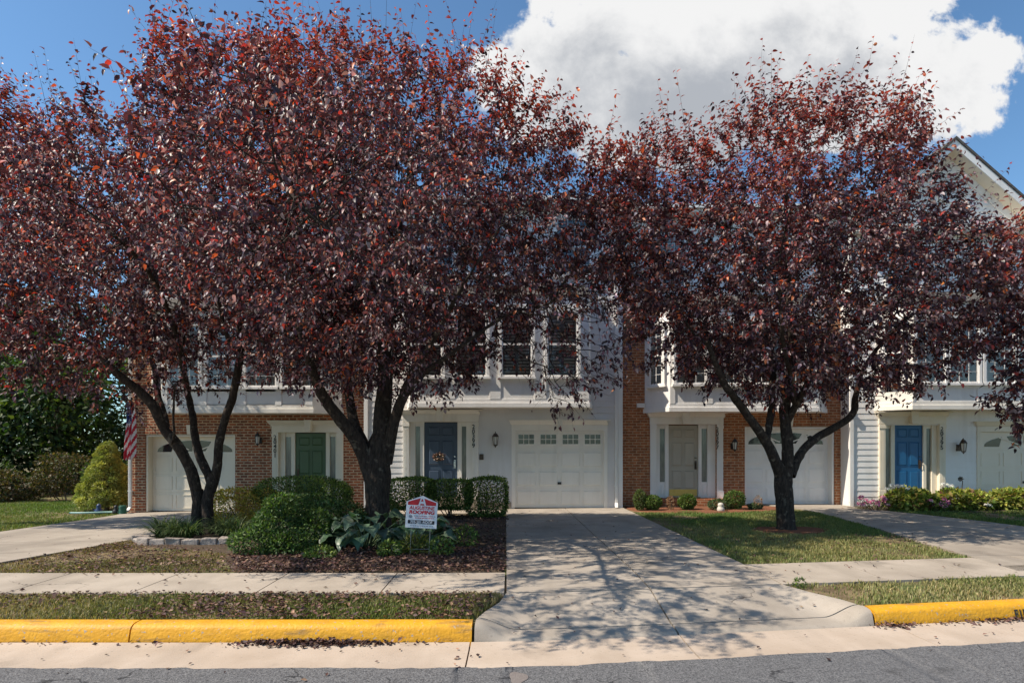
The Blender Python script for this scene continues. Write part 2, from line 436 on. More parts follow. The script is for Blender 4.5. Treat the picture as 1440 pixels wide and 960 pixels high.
K['signgrey'] = mat('sign_grey', (.22,.22,.26), (.28,.28,.32), 30, .4)
K['wire'] = mat('steel_wire', (.35,.34,.33), (.45,.44,.43), 10, .4, metal=.8)
K['stone'] = mat('edging_stone', (.26,.22,.19), (.40,.35,.31), 7, .9, .8, 35, .2)
K['greenplastic'] = mat('green_plastic', (.02,.11,.07), (.04,.16,.11), 5, .45)
K['plastic'] = mat('pale_stone', (.46,.43,.38), (.58,.54,.48), 9, .6, .3, 40)
K['text'] = mat('black_lettering', (.012,.012,.012), (.02,.02,.02), 5, .5)

# ------------------------------------------------------------------ terrain
def c(X):
    """how far the kerb line has bent away from the camera at X"""
    X = np.asarray(X, float)
    t = np.clip(X - 0.1, -6, 34)
    return 0.14*(0.35*np.logaddexp(0, t/0.35))
def zf(X): return np.interp(X, [-60,-20,-9,-3,2,7.5,12,20], [-.3,-.18,-.12,0,.05,.09,.10,.15])
def g(X, Y):
    X = np.asarray(X, float); Y = np.asarray(Y, float)
    s = Y - c(X)
    near = np.interp(s, [4.98, 5.83, 6.74], [.145, .16, .175])
    t = np.clip((s - 6.74)/(15.3 - 6.74), 0, 1)
    far = .175 + (zf(X) - .175)*t
    return np.where(s < 6.74, near, far)
def gz(X, Y): return float(g(X, Y))

# ------------------------------------------------------------------ setting: ground, road, kerb, pavements
def xs_range():
    return np.unique(np.concatenate([[-400,-200,-100], np.arange(-60,-7,2.0), np.arange(-7,9,.5), np.arange(-.45,.1,.05), np.arange(2.85,3.5,.05), np.arange(9,40,2.0), [40,60,100,200,400]]))
def sheet(name, srows, xs, zfun, m, label=None):
    X, S = np.meshgrid(xs, srows); Y = S + c(X)
    if name == 'road': Y[-1] += .010*np.sin(X[-1]*7.3+2*np.sin(X[-1]*2.1))+RNG.normal(size=len(xs))*.006
    Z = zfun(X, Y, S)
    V = np.stack([X, Y, Z], -1).reshape(-1, 3)
    nx, ns = len(xs), len(srows)
    i = np.arange(ns-1)[:, None]*nx + np.arange(nx-1)[None, :]
    Fq = np.stack([i, i+1, i+nx+1, i+nx], -1).reshape(-1, 4)
    o = arr_mesh(name, V, Fq, m, smooth=True)
    return setprops(o, kind='structure', label=label)
def gzg(X, Y, S):
    z = g(X, Y) - .022
    z = np.where(S < 4.9, -.09, np.where(S < 5.0, .10, z))
    xl = np.interp(S, [4.79,5.0,5.2,5.5,5.83], [-.32,-.31,-.25,-.12,-.06]); xr = np.interp(S, [4.79,5.0,5.2,5.5,5.83], [3.345,3.335,3.27,3.10,2.96])
    return np.where((S < 5.83) & (X > xl+.03) & (X < xr-.03), -.09, z)
sheet('ground', np.array([-400,-100,-30,-8,0,4,4.86,4.94,5.02,5.1,5.2,5.3,5.4,5.5,5.6,5.7,5.82,5.84,6.3,6.74,7.5,8.5,10,11.5,13,14.5,15.3,17,20,25,35,60,120,400]), xs_range(), gzg, K['soil'],
      'brown and green lawn ground around the townhouses')
rdx = np.unique(np.concatenate([xs_range(), np.arange(-6,7,.07)]))
sheet('road', np.array([-4.2,-2,2,4.1,4.235]), rdx, lambda X,Y,S: .0068+0*X, K['asphalt'], 'dark grey asphalt street along the yellow kerb')
def slab(mb, xa, xb, s0, s1, zfun, nx, ns, follow=True, mi=0, skirt=.07):
    """paving slab between x edges xa(s), xb(s) and rows s0..s1"""
    b = len(mb.v)
    for j in range(ns+1):
        s = s0 + (s1-s0)*j/ns
        for i in range(nx+1):
            a = xa(s) if callable(xa) else xa; e = xb(s) if callable(xb) else xb
            X = a + (e-a)*i/nx
            Y = s + (float(c(X)) if follow else 0)
            mb.v.append((X, Y, zfun(X, Y, s)))
    w = nx+1
    for j in range(ns):
        for i in range(nx):
            mb.f.append([b+j*w+i, b+j*w+i+1, b+(j+1)*w+i+1, b+(j+1)*w+i]); mb.m.append(mi)
    ring = [b+i for i in range(w)] + [b+j*w+nx for j in range(1, ns+1)] + [b+ns*w+i for i in range(nx-1, -1, -1)] + [b+j*w for j in range(ns-1, 0, -1)]
    lo = len(mb.v)
    for r in ring:
        p = mb.v[r]; mb.v.append((p[0], p[1], p[2]-skirt))
    n = len(ring)
    for i in range(n):
        j = (i+1) % n
        mb.f.append([ring[j], ring[i], lo+i, lo+j]); mb.m.append(mi)
# gutter pan, cast in lengths
mb = MB()
jx = [-40,-30,-22,-16,-10.5,-6.6,-.35,1.47,3.55,6.6,9.7,12.8,18,26,40]
for a, b_ in zip(jx[:-1], jx[1:]):
    slab(mb, a+.006, b_-.006, 4.19, 4.788, lambda X,Y,s: np.interp(s,[4.19,4.6,4.79],[.002,-.002,.012]), max(2,int((b_-a)/.5)), 4)
setprops(mb.build('gutter', K['gutter'], smooth=False), kind='structure', label='pale pink concrete gutter pan between street and kerb')
mb = MB()
for k in range(-8, 9): slab(mb, k*3+.01, k*3+2.99, -11.5, -4.21, lambda X,Y,s: .004+0*X, 2, 2, follow=False)  # added pavement behind the camera, bounces sunlight onto the house fronts
setprops(mb.build('sidewalk', K['walk']), kind='structure', label='unseen concrete pavement across the street, added to bounce light onto the house fronts')
# yellow kerb
PROF = [(4.795,-.08),(4.797,0),(4.823,.105),(4.836,.128),(4.86,.144),(4.90,.152),(4.965,.154),(4.982,.146),(4.985,.02)]
def kerb(name, xa, xb, joints, label):
    mb = MB(); e = [xa]+joints+[xb]
    for a, b_ in zip(e[:-1], e[1:]):
        a += .007; b_ -= .007
        n = max(2, int((b_-a)/.25)); b0 = len(mb.v); k = len(PROF)
        for i in range(n+1):
            X = a+(b_-a)*i/n; q = .985 if i in (0, n) else 1
            for (s, z) in PROF:
                mb.v.append((X, s+float(c(X)), z*q if z > 0 else z))
        for i in range(n):
            for j in range(k-1):
                mb.f.append([b0+i*k+j, b0+(i+1)*k+j, b0+(i+1)*k+j+1, b0+i*k+j+1]); mb.m.append(0)
        mb.f.append([b0+j for j in range(k)]); mb.m.append(0)
        mb.f.append([b0+n*k+j for j in range(k)][::-1]); mb.m.append(0)
    return setprops(mb.build(name, K['yellow'], smooth=True), kind='structure', label=label)
kl = kerb('kerb', -40, -.335, [-36,-33,-30,-27,-24,-21,-18,-15.5,-12.5,-9.5,-6.35,-3.235], 'yellow painted kerb left of the driveway')
kr = kerb('kerb', 3.36, 40, [6.5,9.6,12.7,15.8,19,22,25,28,31,34,37], 'yellow painted kerb with black lettering right of the driveway')
for k_ in (kl, kr):
    md = k_.modifiers.new('es', 'EDGE_SPLIT'); md.split_angle = R(50)
# driveway apron with flared ends
def xl_ap(s): return float(np.interp(s, [4.79,5.0,5.2,5.5,5.83], [-.32,-.31,-.25,-.12,-.06]))
def xr_ap(s): return float(np.interp(s, [4.79,5.0,5.2,5.5,5.83], [3.345,3.335,3.27,3.10,2.96]))
kp_s = [p[0] for p in PROF[1:8]]; kp_z = [p[1] for p in PROF[1:8]]
def z_ap(X, Y, s):
    ramp = np.interp(s, [4.795,4.83,4.88,5.05,5.83], [.0,.022,.03,.04,.163])
    top = np.interp(s, kp_s+[5.83], kp_z+[.163])
    w = np.interp(s, [4.79,5.0,5.4,5.83], [.26,.36,.34,.10])
    d = min(X-xl_ap(s), xr_ap(s)-X)/w
    d = min(max(d, 0), 1); k = d*d*(3-2*d)
    return float(top*(1-k)+ramp*k)
mb = MB()
slab(mb, xl_ap, lambda s: 1.455, 4.793, 5.015, z_ap, 50, 14, skirt=.05)
slab(mb, lambda s: 1.472, xr_ap, 4.793, 5.015, z_ap, 50, 14, skirt=.05)
slab(mb, xl_ap, lambda s: 1.455, 5.031, 5.825, z_ap, 50, 22, skirt=.05)
slab(mb, lambda s: 1.472, xr_ap, 5.031, 5.825, z_ap, 50, 22, skirt=.05)
setprops(mb.build('driveway_apron', K['concrete'], smooth=True).modifiers.new('es','EDGE_SPLIT').id_data, kind='structure', label='flared concrete apron where the middle driveway meets the gutter')
gp = lambda X, Y, s: gz(X, Y)+.006
# middle driveway
mb = MB()
srow = [5.835, 6.735, 9.7, 12.7, 15.62]
for s0, s1 in zip(srow[:-1], srow[1:]):
    for (a, b_) in ((-.055, 1.455), (1.472, 3.05)):
        fa = (lambda s, a=a: a if a > 0 else -.055-.011*(s-5.8))
        fb = (lambda s, b_=b_: b_ if b_ < 2 else 2.945+.012*(s-5.8))
        slab(mb, fa, fb, s0+.004, s1-.004, lambda X,Y,s: gz(X,min(Y,15.6))+.006, 8, 8)
setprops(mb.build('driveway', K['concrete']), kind='structure', label='concrete driveway in the middle, dappled with shade')
# left driveway
mb = MB()
ar = [5.0, 6.74, 9.6, 12.8, 16.42]
lxa = lambda s: float(np.interp(s,[5,8,11,16.5],[-10.9,-10.0,-10.15,-11.0]))
lxb = lambda s: float(np.interp(s,[5,7.3,10.4,12.5,16.5],[-6.6,-6.75,-6.55,-6.9,-7.75]))
for s0, s1 in zip(ar[:-1], ar[1:]):
    slab(mb, lxa, lxb, s0+.006, s1-.006, gp, 8, 8)
setprops(mb.build('driveway', K['concrete']), kind='structure', label='sunlit concrete driveway at far left')
# right driveway (rows in Y)
rxa = lambda Y: float(np.interp(Y,[5.4,7.6,9,11,13,15,16.5],[5.9,6.25,6.55,7.0,7.35,7.6,7.2]))
rxb = lambda Y: float(np.interp(Y,[5.4,8,10,12,13.6,14.7,16.5],[10.6,10.2,10.1,9.95,9.65,9.3,9.3]))
mb = MB()
for s0, s1 in zip([5.9,7.9,10.6,13.4],[7.9,10.6,13.4,16.48]):
    slab(mb, rxa, rxb, s0+.006, s1-.006, gp, 8, 8, follow=False)
setprops(mb.build('driveway', K['concrete']), kind='structure', label='concrete driveway at right behind the third plum tree')
# sidewalk
mb = MB()
x = -.082
while x > -9.5:
    slab(mb, x-1.268, x, 5.83, 6.735, gp, 3, 2); x -= 1.282
setprops(mb.build('sidewalk', K['walk']), kind='structure', label='concrete sidewalk left of the middle driveway')
mb = MB(); x = 2.97
while x < 5.6:
    slab(mb, x, x+1.27, 5.83, 6.85, gp, 3, 2); x += 1.282
while x < 14:
    slab(mb, x, x+1.27, 5.83, 6.85, lambda X,Y,s: gz(X,Y)+.012, 3, 2); x += 1.282
setprops(mb.build('sidewalk', K['walk']), kind='structure', label='concrete sidewalk right of the middle driveway')
# front walk behind the hedge
mb = MB()
for a in (-4.3, -2.9, -1.5):
    slab(mb, a, a+1.39, 14.45, 15.55, gp, 3, 2, follow=False)
setprops(mb.build('front_walk', K['walk']), kind='structure', label='concrete front walk behind the clipped hedge')
# mulch beds
def blob(name, pts, m, label, lift=.012, n=6):
    """bed with a curved outline, domed a little"""
    pts = np.array(pts, float); N = len(pts); mb = MB()
    P = []
    for i in range(N):
        p0, p1, p2, p3 = (pts[(i+k-1) % N] for k in range(4))
        for t in np.arange(0, 1, 1/n):
            P.append(.5*((2*p1)+(-p0+p2)*t+(2*p0-5*p1+4*p2-p3)*t*t+(-p0+3*p1-3*p2+p3)*t**3))
    P = np.array(P); P = P + RNG.normal(size=P.shape)*.015
    cen = P.mean(0); rings = [1, .97, .9, .75, .55, .3]; M = len(P)
    for q, r in enumerate(rings):
        for p in P:
            w = cen+(p-cen)*r
            mb.v.append((w[0], w[1], gz(*w)-.03+(0 if q == 0 else lift+.02+(.012*math.sin(w[0]*7+w[1]*5)))))
    mb.v.append((cen[0], cen[1], gz(*cen)+lift))
    for q in range(len(rings)-1):
        for i in range(M):
            j = (i+1) % M
            mb.f.append([q*M+i, q*M+j, (q+1)*M+j, (q+1)*M+i]); mb.m.append(0)
    e = (len(rings)-1)*M
    for i in range(M):
        mb.f.append([e+i, e+(i+1) % M, len(mb.v)-1]); mb.m.append(0)
    return setprops(mb.build(name, m, smooth=True), kind='structure', label=label)
blob('mulch_bed', [(-3.3,6.85),(-2,6.8),(-.9,6.78),(-.2,6.8),(-.06,7.2),(-.075,8.5),(-.10,11),(-.14,13.9),(-2,14.2),(-4,14.1),(-5.8,13.6),(-6.5,12.4),(-6.2,11),(-6.2,9.4),(-5.2,8.8),(-4.3,8.3),(-3.7,7.4)], K['mulch'], 'dark mulch bed under the shrubs by the driveway')
blob('mulch_bed', [(3.4,14.6),(4.4,14.25),(5.6,14.3),(6.6,14.6),(7.2,15.2),(7.0,16.0),(5,16.1),(3.3,16.1),(3.15,15.2)], K['redmulch'], 'red mulch bed in front of the tan door')
blob('mulch_bed', [(4.55,10.6),(4.9,10.25),(5.5,10.2),(5.95,10.5),(5.9,11),(5.4,11.25),(4.8,11.15)], K['redmulch'], 'ring of red mulch round the right plum tree')
blob('mulch_bed', [(9.0,14.7),(9.6,14.15),(11,14.1),(13,14.1),(15.4,14.1),(15.6,15.6),(13,15.7),(9.4,15.7)], K['mulch'], 'flower bed soil in front of the blue door')
# patch of old tar in the street
mb = MB(); pts = []
for i in range(24):
    th = i/24*6.283; r = .072+.012*math.sin(3*th+1)
    pts.append((.043+r*math.cos(th)*.9, 4.02+float(c(.04))+r*math.sin(th)*1.5, .0105))
mb.poly(pts); setprops(mb.build('road', mat('road_patch', (.16,.135,.125), (.20,.175,.16), 40, .95, .3, 120)), kind='structure', label='small round brown patch in the street surface')

# ------------------------------------------------------------------ townhouses
def text_mesh(body, size, align='CENTER', spacing=1.0, line=1.0, extrude=.002, bold=0.0, shear=0.0, xs=1.0):
    cu = bpy.data.curves.new('lettering', 'FONT')
    cu.body = body; cu.size = size; cu.align_x = align; cu.space_character = spacing; cu.space_line = line
    cu.extrude = extrude; cu.offset = bold; cu.shear = shear
    o = bpy.data.objects.new('lettering', cu); COL.objects.link(o)
    dg = bpy.context.evaluated_depsgraph_get(); dg.update()
    me = bpy.data.meshes.new_from_object(o.evaluated_get(dg))
    bpy.data.objects.remove(o); bpy.data.curves.remove(cu)
    V = np.array([tuple(v.co) for v in me.vertices]) if len(me.vertices) else np.zeros((0, 3))
    V[:, 0] *= xs
    fs = [list(p.vertices) for p in me.polygons]
    bpy.data.meshes.remove(me)
    return V, fs
def put_text(mb, body, size, O, U, Vv, mi=0, **kw):
    """flat lettering with baseline origin O, along U, up Vv"""
    V, fs = text_mesh(body, size, **kw)
    O, U, Vv = np.array(O, float), np.array(U, float), np.array(Vv, float)
    N = np.cross(U, Vv); b = len(mb.v)
    for p in V: mb.v.append(tuple(O+U*p[0]+Vv*p[1]+N*p[2]))
    for f in fs: mb.f.append([b+i for i in f]); mb.m.append(mi)
def front_wall(mb, x0, x1, z0, z1, holes, Y, depth, lap=0.0, mi=0):
    """wall sheet facing the street with door and garage openings"""
    if lap:
        z = z0
        while z < z1-.01:
            zb = min(z+lap, z1); zm = (z+zb)/2
            iv = [(x0, x1)]
            for (a, b_, lo, hi) in holes:
                if lo < zm < hi:
                    nv = []
                    for (p, q) in iv:
                        if b_ <= p or a >= q: nv.append((p, q)); continue
                        if a > p: nv.append((p, a))
                        if b_ < q: nv.append((b_, q))
                    iv = nv
            for (p, q) in iv:
                mb.poly([(p,Y-.016,z),(q,Y-.016,z),(q,Y-.004,zb),(p,Y-.004,zb)], mi)
                mb.poly([(p,Y-.004,z+.003),(q,Y-.004,z+.003),(q,Y-.016,z),(p,Y-.016,z)], mi)
            z = zb
    else:
        xs = sorted({x0, x1, *[h[0] for h in holes], *[h[1] for h in holes]})
        zs = sorted({z0, z1, *[h[2] for h in holes], *[h[3] for h in holes]})
        xs = [a for a in xs if x0 <= a <= x1]; zs = [a for a in zs if z0 <= a <= z1]
        for i in range(len(xs)-1):
            for j in range(len(zs)-1):
                xm, zm = (xs[i]+xs[i+1])/2, (zs[j]+zs[j+1])/2
                if any(h[0] < xm < h[1] and h[2] < zm < h[3] for h in holes): continue
                mb.poly([(xs[i],Y,zs[j]),(xs[i+1],Y,zs[j]),(xs[i+1],Y,zs[j+1]),(xs[i],Y,zs[j+1])], mi)
    for (a, b_, lo, hi) in holes:
        lo = max(lo, z0)
        mb.poly([(a,Y,lo),(a,Y,hi),(a,Y+depth,hi),(a,Y+depth,lo)], mi)
        mb.poly([(b_,Y,hi),(b_,Y,lo),(b_,Y+depth,lo),(b_,Y+depth,hi)], mi)
        mb.poly([(a,Y,hi),(b_,Y,hi),(b_,Y+depth,hi),(a,Y+depth,hi)], mi)
def panel(mb, x0, x1, z0, z1, Y, mi=0, raised=True, m=.022, d=.010):
    """moulded panel standing proud of (or sunk in a moulding on) a face at Y"""
    if raised:
        a = [(x0,Y,z0),(x1,Y,z0),(x1,Y,z1),(x0,Y,z1)]
        b_ = [(x0+m,Y-d,z0+m),(x1-m,Y-d,z0+m),(x1-m,Y-d,z1-m),(x0+m,Y-d,z1-m)]
        for i in range(4):
            j = (i+1) % 4; mb.poly([a[i], a[j], b_[j], b_[i]], mi)
        mb.poly(b_, mi)
        w = m*.35
        for (p, q, r, s_) in ((x0-w,x1+w,z0-w,z0),(x0-w,x1+w,z1,z1+w),(x0-w,x0,z0,z1),(x1,x1+w,z0,z1)):
            mb.box(p, q, Y-d*.7, Y+.001, r, s_, mi)
    else:
        for (p, q, r, s_) in ((x0,x1,z0,z0+m),(x0,x1,z1-m,z1),(x0,x0+m,z0+m,z1-m),(x1-m,x1,z0+m,z1-m)):
            mb.box(p, q, Y-d, Y+.001, r, s_, mi)
def window(parent, O, U, w, h, N, fm, cols=3, rows=3, blind='blind', wide=.075, name='window'):
    """double-hung window unit on a face: frame, pane, blind"""
    O, U, N = np.array(O, float), np.array(U, float), np.array(N, float); V = np.array([0, 0, 1.])
    mb = MB(); ob = lambda *a: mb.obox(O, U, V, N, *a)
    ob(-wide,0,-.0,h,0,.075); ob(w,w+wide,-.0,h,0,.075); ob(-wide,w+wide,h,h+wide,0,.08); ob(-wide-.03,w+wide+.03,-.06,0,0,.10)
    ob(0,.035,0,h,.0,.055); ob(w-.035,w,0,h,.0,.055); ob(.035,w-.035,0,.045,.0,.055); ob(.035,w-.035,h-.035,h,.0,.055)
    ob(.035,w-.035,h/2-.025,h/2+.025,.0,.062)
    for sash, (z0, z1) in enumerate(((.045,h/2-.025),(h/2+.025,h-.035))):
        for i in range(1, cols): ob(w*i/cols-.005,w*i/cols+.005,z0,z1,.038,.047)
        for i in range(1, rows):
            zz = z0+(z1-z0)*i/rows; ob(.035,w-.035,zz-.005,zz+.005,.0385,.0465)
    fr = mb.build(name, fm, parent)
    mb = MB(); P = lambda a, b_, n: tuple(O+U*a+V*b_+N*n)
    mb.poly([P(.03,.04,.036),P(w-.03,.04,.036),P(w-.03,h-.03,.036),P(.03,h-.03,.036)]); mb.build('pane', K['glass'], fr)
    mb = MB(); mb.poly([P(.03,.04,.004),P(w-.03,.04,.004),P(w-.03,h-.03,.004),P(.03,h-.03,.004)], 1)  # dark sheet behind the slats stands in for the unlit room
    if blind:
        st = .048 if blind == 'blind' else .085; z = .06
        while z < h-.07:
            if blind == 'blind':
                mb.poly([P(.035,z,.024),P(w-.035,z,.024),P(w-.035,z+st*.80,.010),P(.035,z+st*.80,.010)], 0)
            else:
                for (p, q) in ((.05,w*.5-.04),(w*.5+.04,w-.05)):
                    mb.poly([P(p,z,.026),P(q,z,.026),P(q,z+st*.55,.010),P(p,z+st*.55,.010)], 0)
            z += st
        if blind != 'blind':
            for a in (.035, w*.5-.04, w*.5, w-.075): mb.obox(O,U,V,N,a,a+.04,.05,h-.05,.008,.030,0)
    mb.build('blind', [K[blind or 'dark'], K['dark']], fr)
    return fr
def entry(H, Y, door, zt, zb, sur, cm, dm, num, numx, lights, side='r', side_panel=False, kick=False, knock=False):
    """front door with sidelights, pilasters, entablature and keystone; px columns given at depth Y"""
    d0, d1 = door; s0, s1 = sur; Yd = Y+.09
    # surround
    mb = MB(); pw = .17
    for (a, b_) in ((s0, s0+pw), (s1-pw, s1)):
        mb.box(a, b_, Y-.055, Y+.10, zb-.05, zt+.02)
        mb.box(a-.012, b_+.012, Y-.07, Y-.056, zb-.05, zb+.17); mb.box(a-.012, b_+.012, Y-.07, Y-.056, zt-.10, zt+.0)
        for k in range(3): mb.box(a+.035+.04*k, a+.055+.04*k, Y-.061, Y-.0555, zb+.22, zt-.15)
    mb.box(s0-.01, s1+.01, Y-.06, Y+.10, zt+.021, zt+.20)
    mb.box(s0-.03, s1+.03, Y-.085, Y+.05, zt+.201, zt+.235)
    mb.extr([(s0-.05,Y+.0,zt+.236),(s0-.05,Y-.10,zt+.236),(s0-.10,Y-.17,zt+.325),(s0-.10,Y+.0,zt+.325)], (s1-s0+.10,0,0))
    mb.box(s0-.11, s1+.11, Y-.18, Y+.0, zt+.326, zt+.35)
    m_ = (d0+d1)/2
    mb.extr([(m_-.075,Y-.20,zt+.03),(m_+.075,Y-.20,zt+.03),(m_+.105,Y-.20,zt+.37),(m_-.105,Y-.20,zt+.37)], (0,.15,0))
    mull = []
    for (a, b_) in lights: mull.append((a, b_))
    # jambs between door, sidelights and pilasters
    edges = [s0+pw, lights[0][0], lights[0][1], d0, d1, lights[1][0], lights[1][1], s1-pw]
    for (a, b_) in ((edges[0],edges[1]),(edges[2],edges[3]),(edges[4],edges[5]),(edges[6],edges[7])):
        if b_-a > .005: mb.box(a+.001, b_-.001, Yd-.045, Yd+.06, zb-.03, zt+.02)
    mb.build('door_surround', cm, H, bevel=.004)
    # sidelights
    for (a, b_) in lights:
        mb = MB(); lo = zb+(.42 if side_panel else .06); hi = zt-.10
        mb.box(a, b_, Yd-.02, Yd+.05, zb-.03, lo); mb.box(a, b_, Yd-.02, Yd+.05, hi, zt+.02)
        if side_panel: panel(mb, a+.03, b_-.03, zb+.05, lo-.08, Yd-.02)
        mb.box(a, a+.0035, Yd-.018, Yd+.05, lo, hi); mb.box(b_-.0035, b_, Yd-.018, Yd+.05, lo, hi)
        fr = mb.build('sidelight', cm, H)
        mb = MB(); mb.box(a+.004, b_-.004, Yd+.005, Yd+.03, lo, hi); mb.build('pane', K['sidelight'], fr)
    # door leaf
    mb = MB(); mb.box(d0, d1, Yd, Yd+.05, zb, zt); w = d1-d0; h = zt-zb
    for (lo, hi) in ((.11,.36),(.43,.76),(.83,.945)):
        for (a, b_) in ((.13,.455),(.545,.87)):
            panel(mb, d0+w*a, d0+w*b_, zb+h*lo, zb+h*hi, Yd, m=.03, d=.014)
    leaf = mb.build('door', dm, H)
    hx = d1-.075 if side == 'r' else d0+.075
    mb = MB(); hz = zb+.98
    mb.box(hx-.028, hx+.028, Yd-.018, Yd-.001, hz-.20, hz+.04); mb.lathe([(.032,0),(.032,.02)], (hx,Yd-.01,hz+.12), 12)
    mb.tube([(hx,Yd-.015,hz),(hx,Yd-.065,hz-.02),(hx,Yd-.065,hz-.15),(hx,Yd-.015,hz-.18)], .011, 8)
    mb.build('handle', K['chrome'] if knock else K['bronze'], leaf)
    if kick:
        mb = MB(); mb.box(d0+.03, d1-.03, Yd-.006, Yd-.001, zb+.02, zb+.21); mb.build('kick_plate', K['brass'], leaf)
    # threshold step
    zg = gz(m_, Y-.3)
    mb = MB(); mb.box(s0+.02, s1-.02, Y-.30, Y+.13, zg-.15, zb-.035); mb.box(d0-.05, d1+.05, Y-.02, Yd+.04, zb-.034, zb-.002)
    mb.build('step', K['brickC'] if kick else K['walk'], H)
    # house number set vertically
    mb = MB(); put_text(mb, '\n'.join(num), .165, (numx, Y-.0665, zt-.17), (1,0,0), (0,0,1), line=.78, extrude=.004, bold=.002)
    mb.build('house_number', K['text'], H)
def garage(H, Y, x0, x1, zt, zb, m, fm, style, recess, trim='thin'):
    Yd = Y+recess; w = x1-x0; h = zt-zb
    mb = MB(); sec = h/4 if style != 'lites' else h/4
    for i in range(4):
        z0 = zb+h*i/4; z1 = zb+h*(i+1)/4-.008
        mb.box(x0, x1, Yd, Yd+.05, z0, z1); mb.box(x0, x1, Yd+.012, Yd+.05, z1, z1+.008)
        nr = 1
        for k in range(4):
            a = x0+w*k/4+.05; b_ = x0+w*(k+1)/4-.05
            if i == 3: 
                if style == 'sun': continue
                continue
            panel(mb, a, b_, z0+.07, z1-.06, Yd, raised=(style in ('lites','sun')), m=.03 if style in ('lites','sun') else .016, d=.012)
    g_ = mb.build('garage_door', m, H)
    z0 = zb+h*.75
    if style == 'lites':
        for k in range(4):
            a = x0+w*k/4+.09; b_ = x0+w*(k+1)/4-.09; lo, hi = z0+.16, z0+.42
            mb = MB(); mb.box(a-.03, b_+.03, Yd-.014, Yd+.001, lo-.03, lo); mb.box(a-.03, b_+.03, Yd-.014, Yd+.001, hi, hi+.03)
            mb.box(a-.03, a, Yd-.014, Yd+.001, lo, hi); mb.box(b_, b_+.03, Yd-.014, Yd+.001, lo, hi)
            for i in (1, 2): mb.box(a+(b_-a)*i/3-.008, a+(b_-a)*i/3+.008, Yd-.012, Yd+.001, lo, hi)
            mb.box(a, b_, Yd-.0115, Yd+.001, (lo+hi)/2-.008, (lo+hi)/2+.008)
            f_ = mb.build('garage_window', m, g_)
            mb = MB(); mb.box(a, b_, Yd-.004, Yd-.001, lo, hi); mb.build('pane', K['dglass'], f_) if False else mb.build('pane', K['dglass'], g_)
    else:
        # sunburst lights: four fan shaped panes under one arch, each in its own panel
        xc = (x0+x1)/2; zc = z0+.10; a_, b_ = w*.45, h*.165
        a_, b_ = w*.45, h*.155
        arch = lambda t: b_*math.sqrt(max(0, 1-t*t))
        for k in range(4):
            sg = -1 if k < 2 else 1
            if k in (0, 3): top = np.linspace(.97, .55, 9); base = [(.62, 0)]
            else: top = np.linspace(.43, .07, 7); base = [(.07, .02), (.27, .02)]
            P = [(t, arch(t)) for t in top]+base
            if k in (0, 3): P = P+[(.985, 0)]
            P = [(xc+sg*p[0]*a_, Yd-.001, zc+p[1]) for p in P]
            mb = MB(); mb.extr(P, (0,-.006,0)); mb.build('pane', K['dglass'], g_)
        mb = MB()
        for th in (52, 90, 128):
            c0 = np.array([xc+.25*a_*math.cos(R(th)), zc+.25*b_*math.sin(R(th))]); c1 = np.array([xc+1.02*a_*math.cos(R(th)), zc+1.02*b_*math.sin(R(th))])
            d = (c1-c0)/np.linalg.norm(c1-c0); s_ = np.array([-d[1], d[0]])*.016
            mb.extr([(c0[0]-s_[0],Yd-.007,c0[1]-s_[1]),(c1[0]-s_[0],Yd-.007,c1[1]-s_[1]),(c1[0]+s_[0],Yd-.007,c1[1]+s_[1]),(c0[0]+s_[0],Yd-.007,c0[1]+s_[1])], (0,-.008,0))
        mb.build('sunburst_bar', m, g_)
    mb = MB(); mb.box(x0+w*.5-.05, x0+w*.5+.05, Yd-.03, Yd-.013, zb+h*.30, zb+h*.33); mb.box(x0+.01, x1-.01, Yd-.012, Yd+.03, zb-.02, zb)
    mb.build('handle', K['black'], g_)
    mb = MB(); t = .11
    if recess > .1:
        mb.box(x0-.055, x0, Y+.03, Yd+.04, zb, zt); mb.box(x1, x1+.055, Y+.03, Yd+.04, zb, zt); mb.box(x0-.055, x1+.055, Y+.03, Yd+.04, zt, zt+.055)
    else:
        mb.box(x0-.10, x0, Y-.03, Yd+.04, zb, zt); mb.box(x1, x1+.10, Y-.03, Yd+.04, zb, zt); mb.box(x0-.10, x1+.10, Y-.032, Yd+.04, zt, zt+.16)
        mb.extr([(x0-.12,Y,zt+.161),(x0-.12,Y-.05,zt+.161),(x0-.17,Y-.11,zt+.27),(x0-.17,Y,zt+.27)], (x1-x0+.24,0,0))
        mb.box(x0-.18, x1+.18, Y-.12, Y, zt+.271, zt+.295)
        xc = (x0+x1)/2; mb.extr([(xc-.06,Y-.13,zt+.02),(xc+.06,Y-.13,zt+.02),(xc+.085,Y-.13,zt+.31),(xc-.085,Y-.13,zt+.31)], (0,.09,0))
    mb.build('garage_frame', fm, H, bevel=.004)
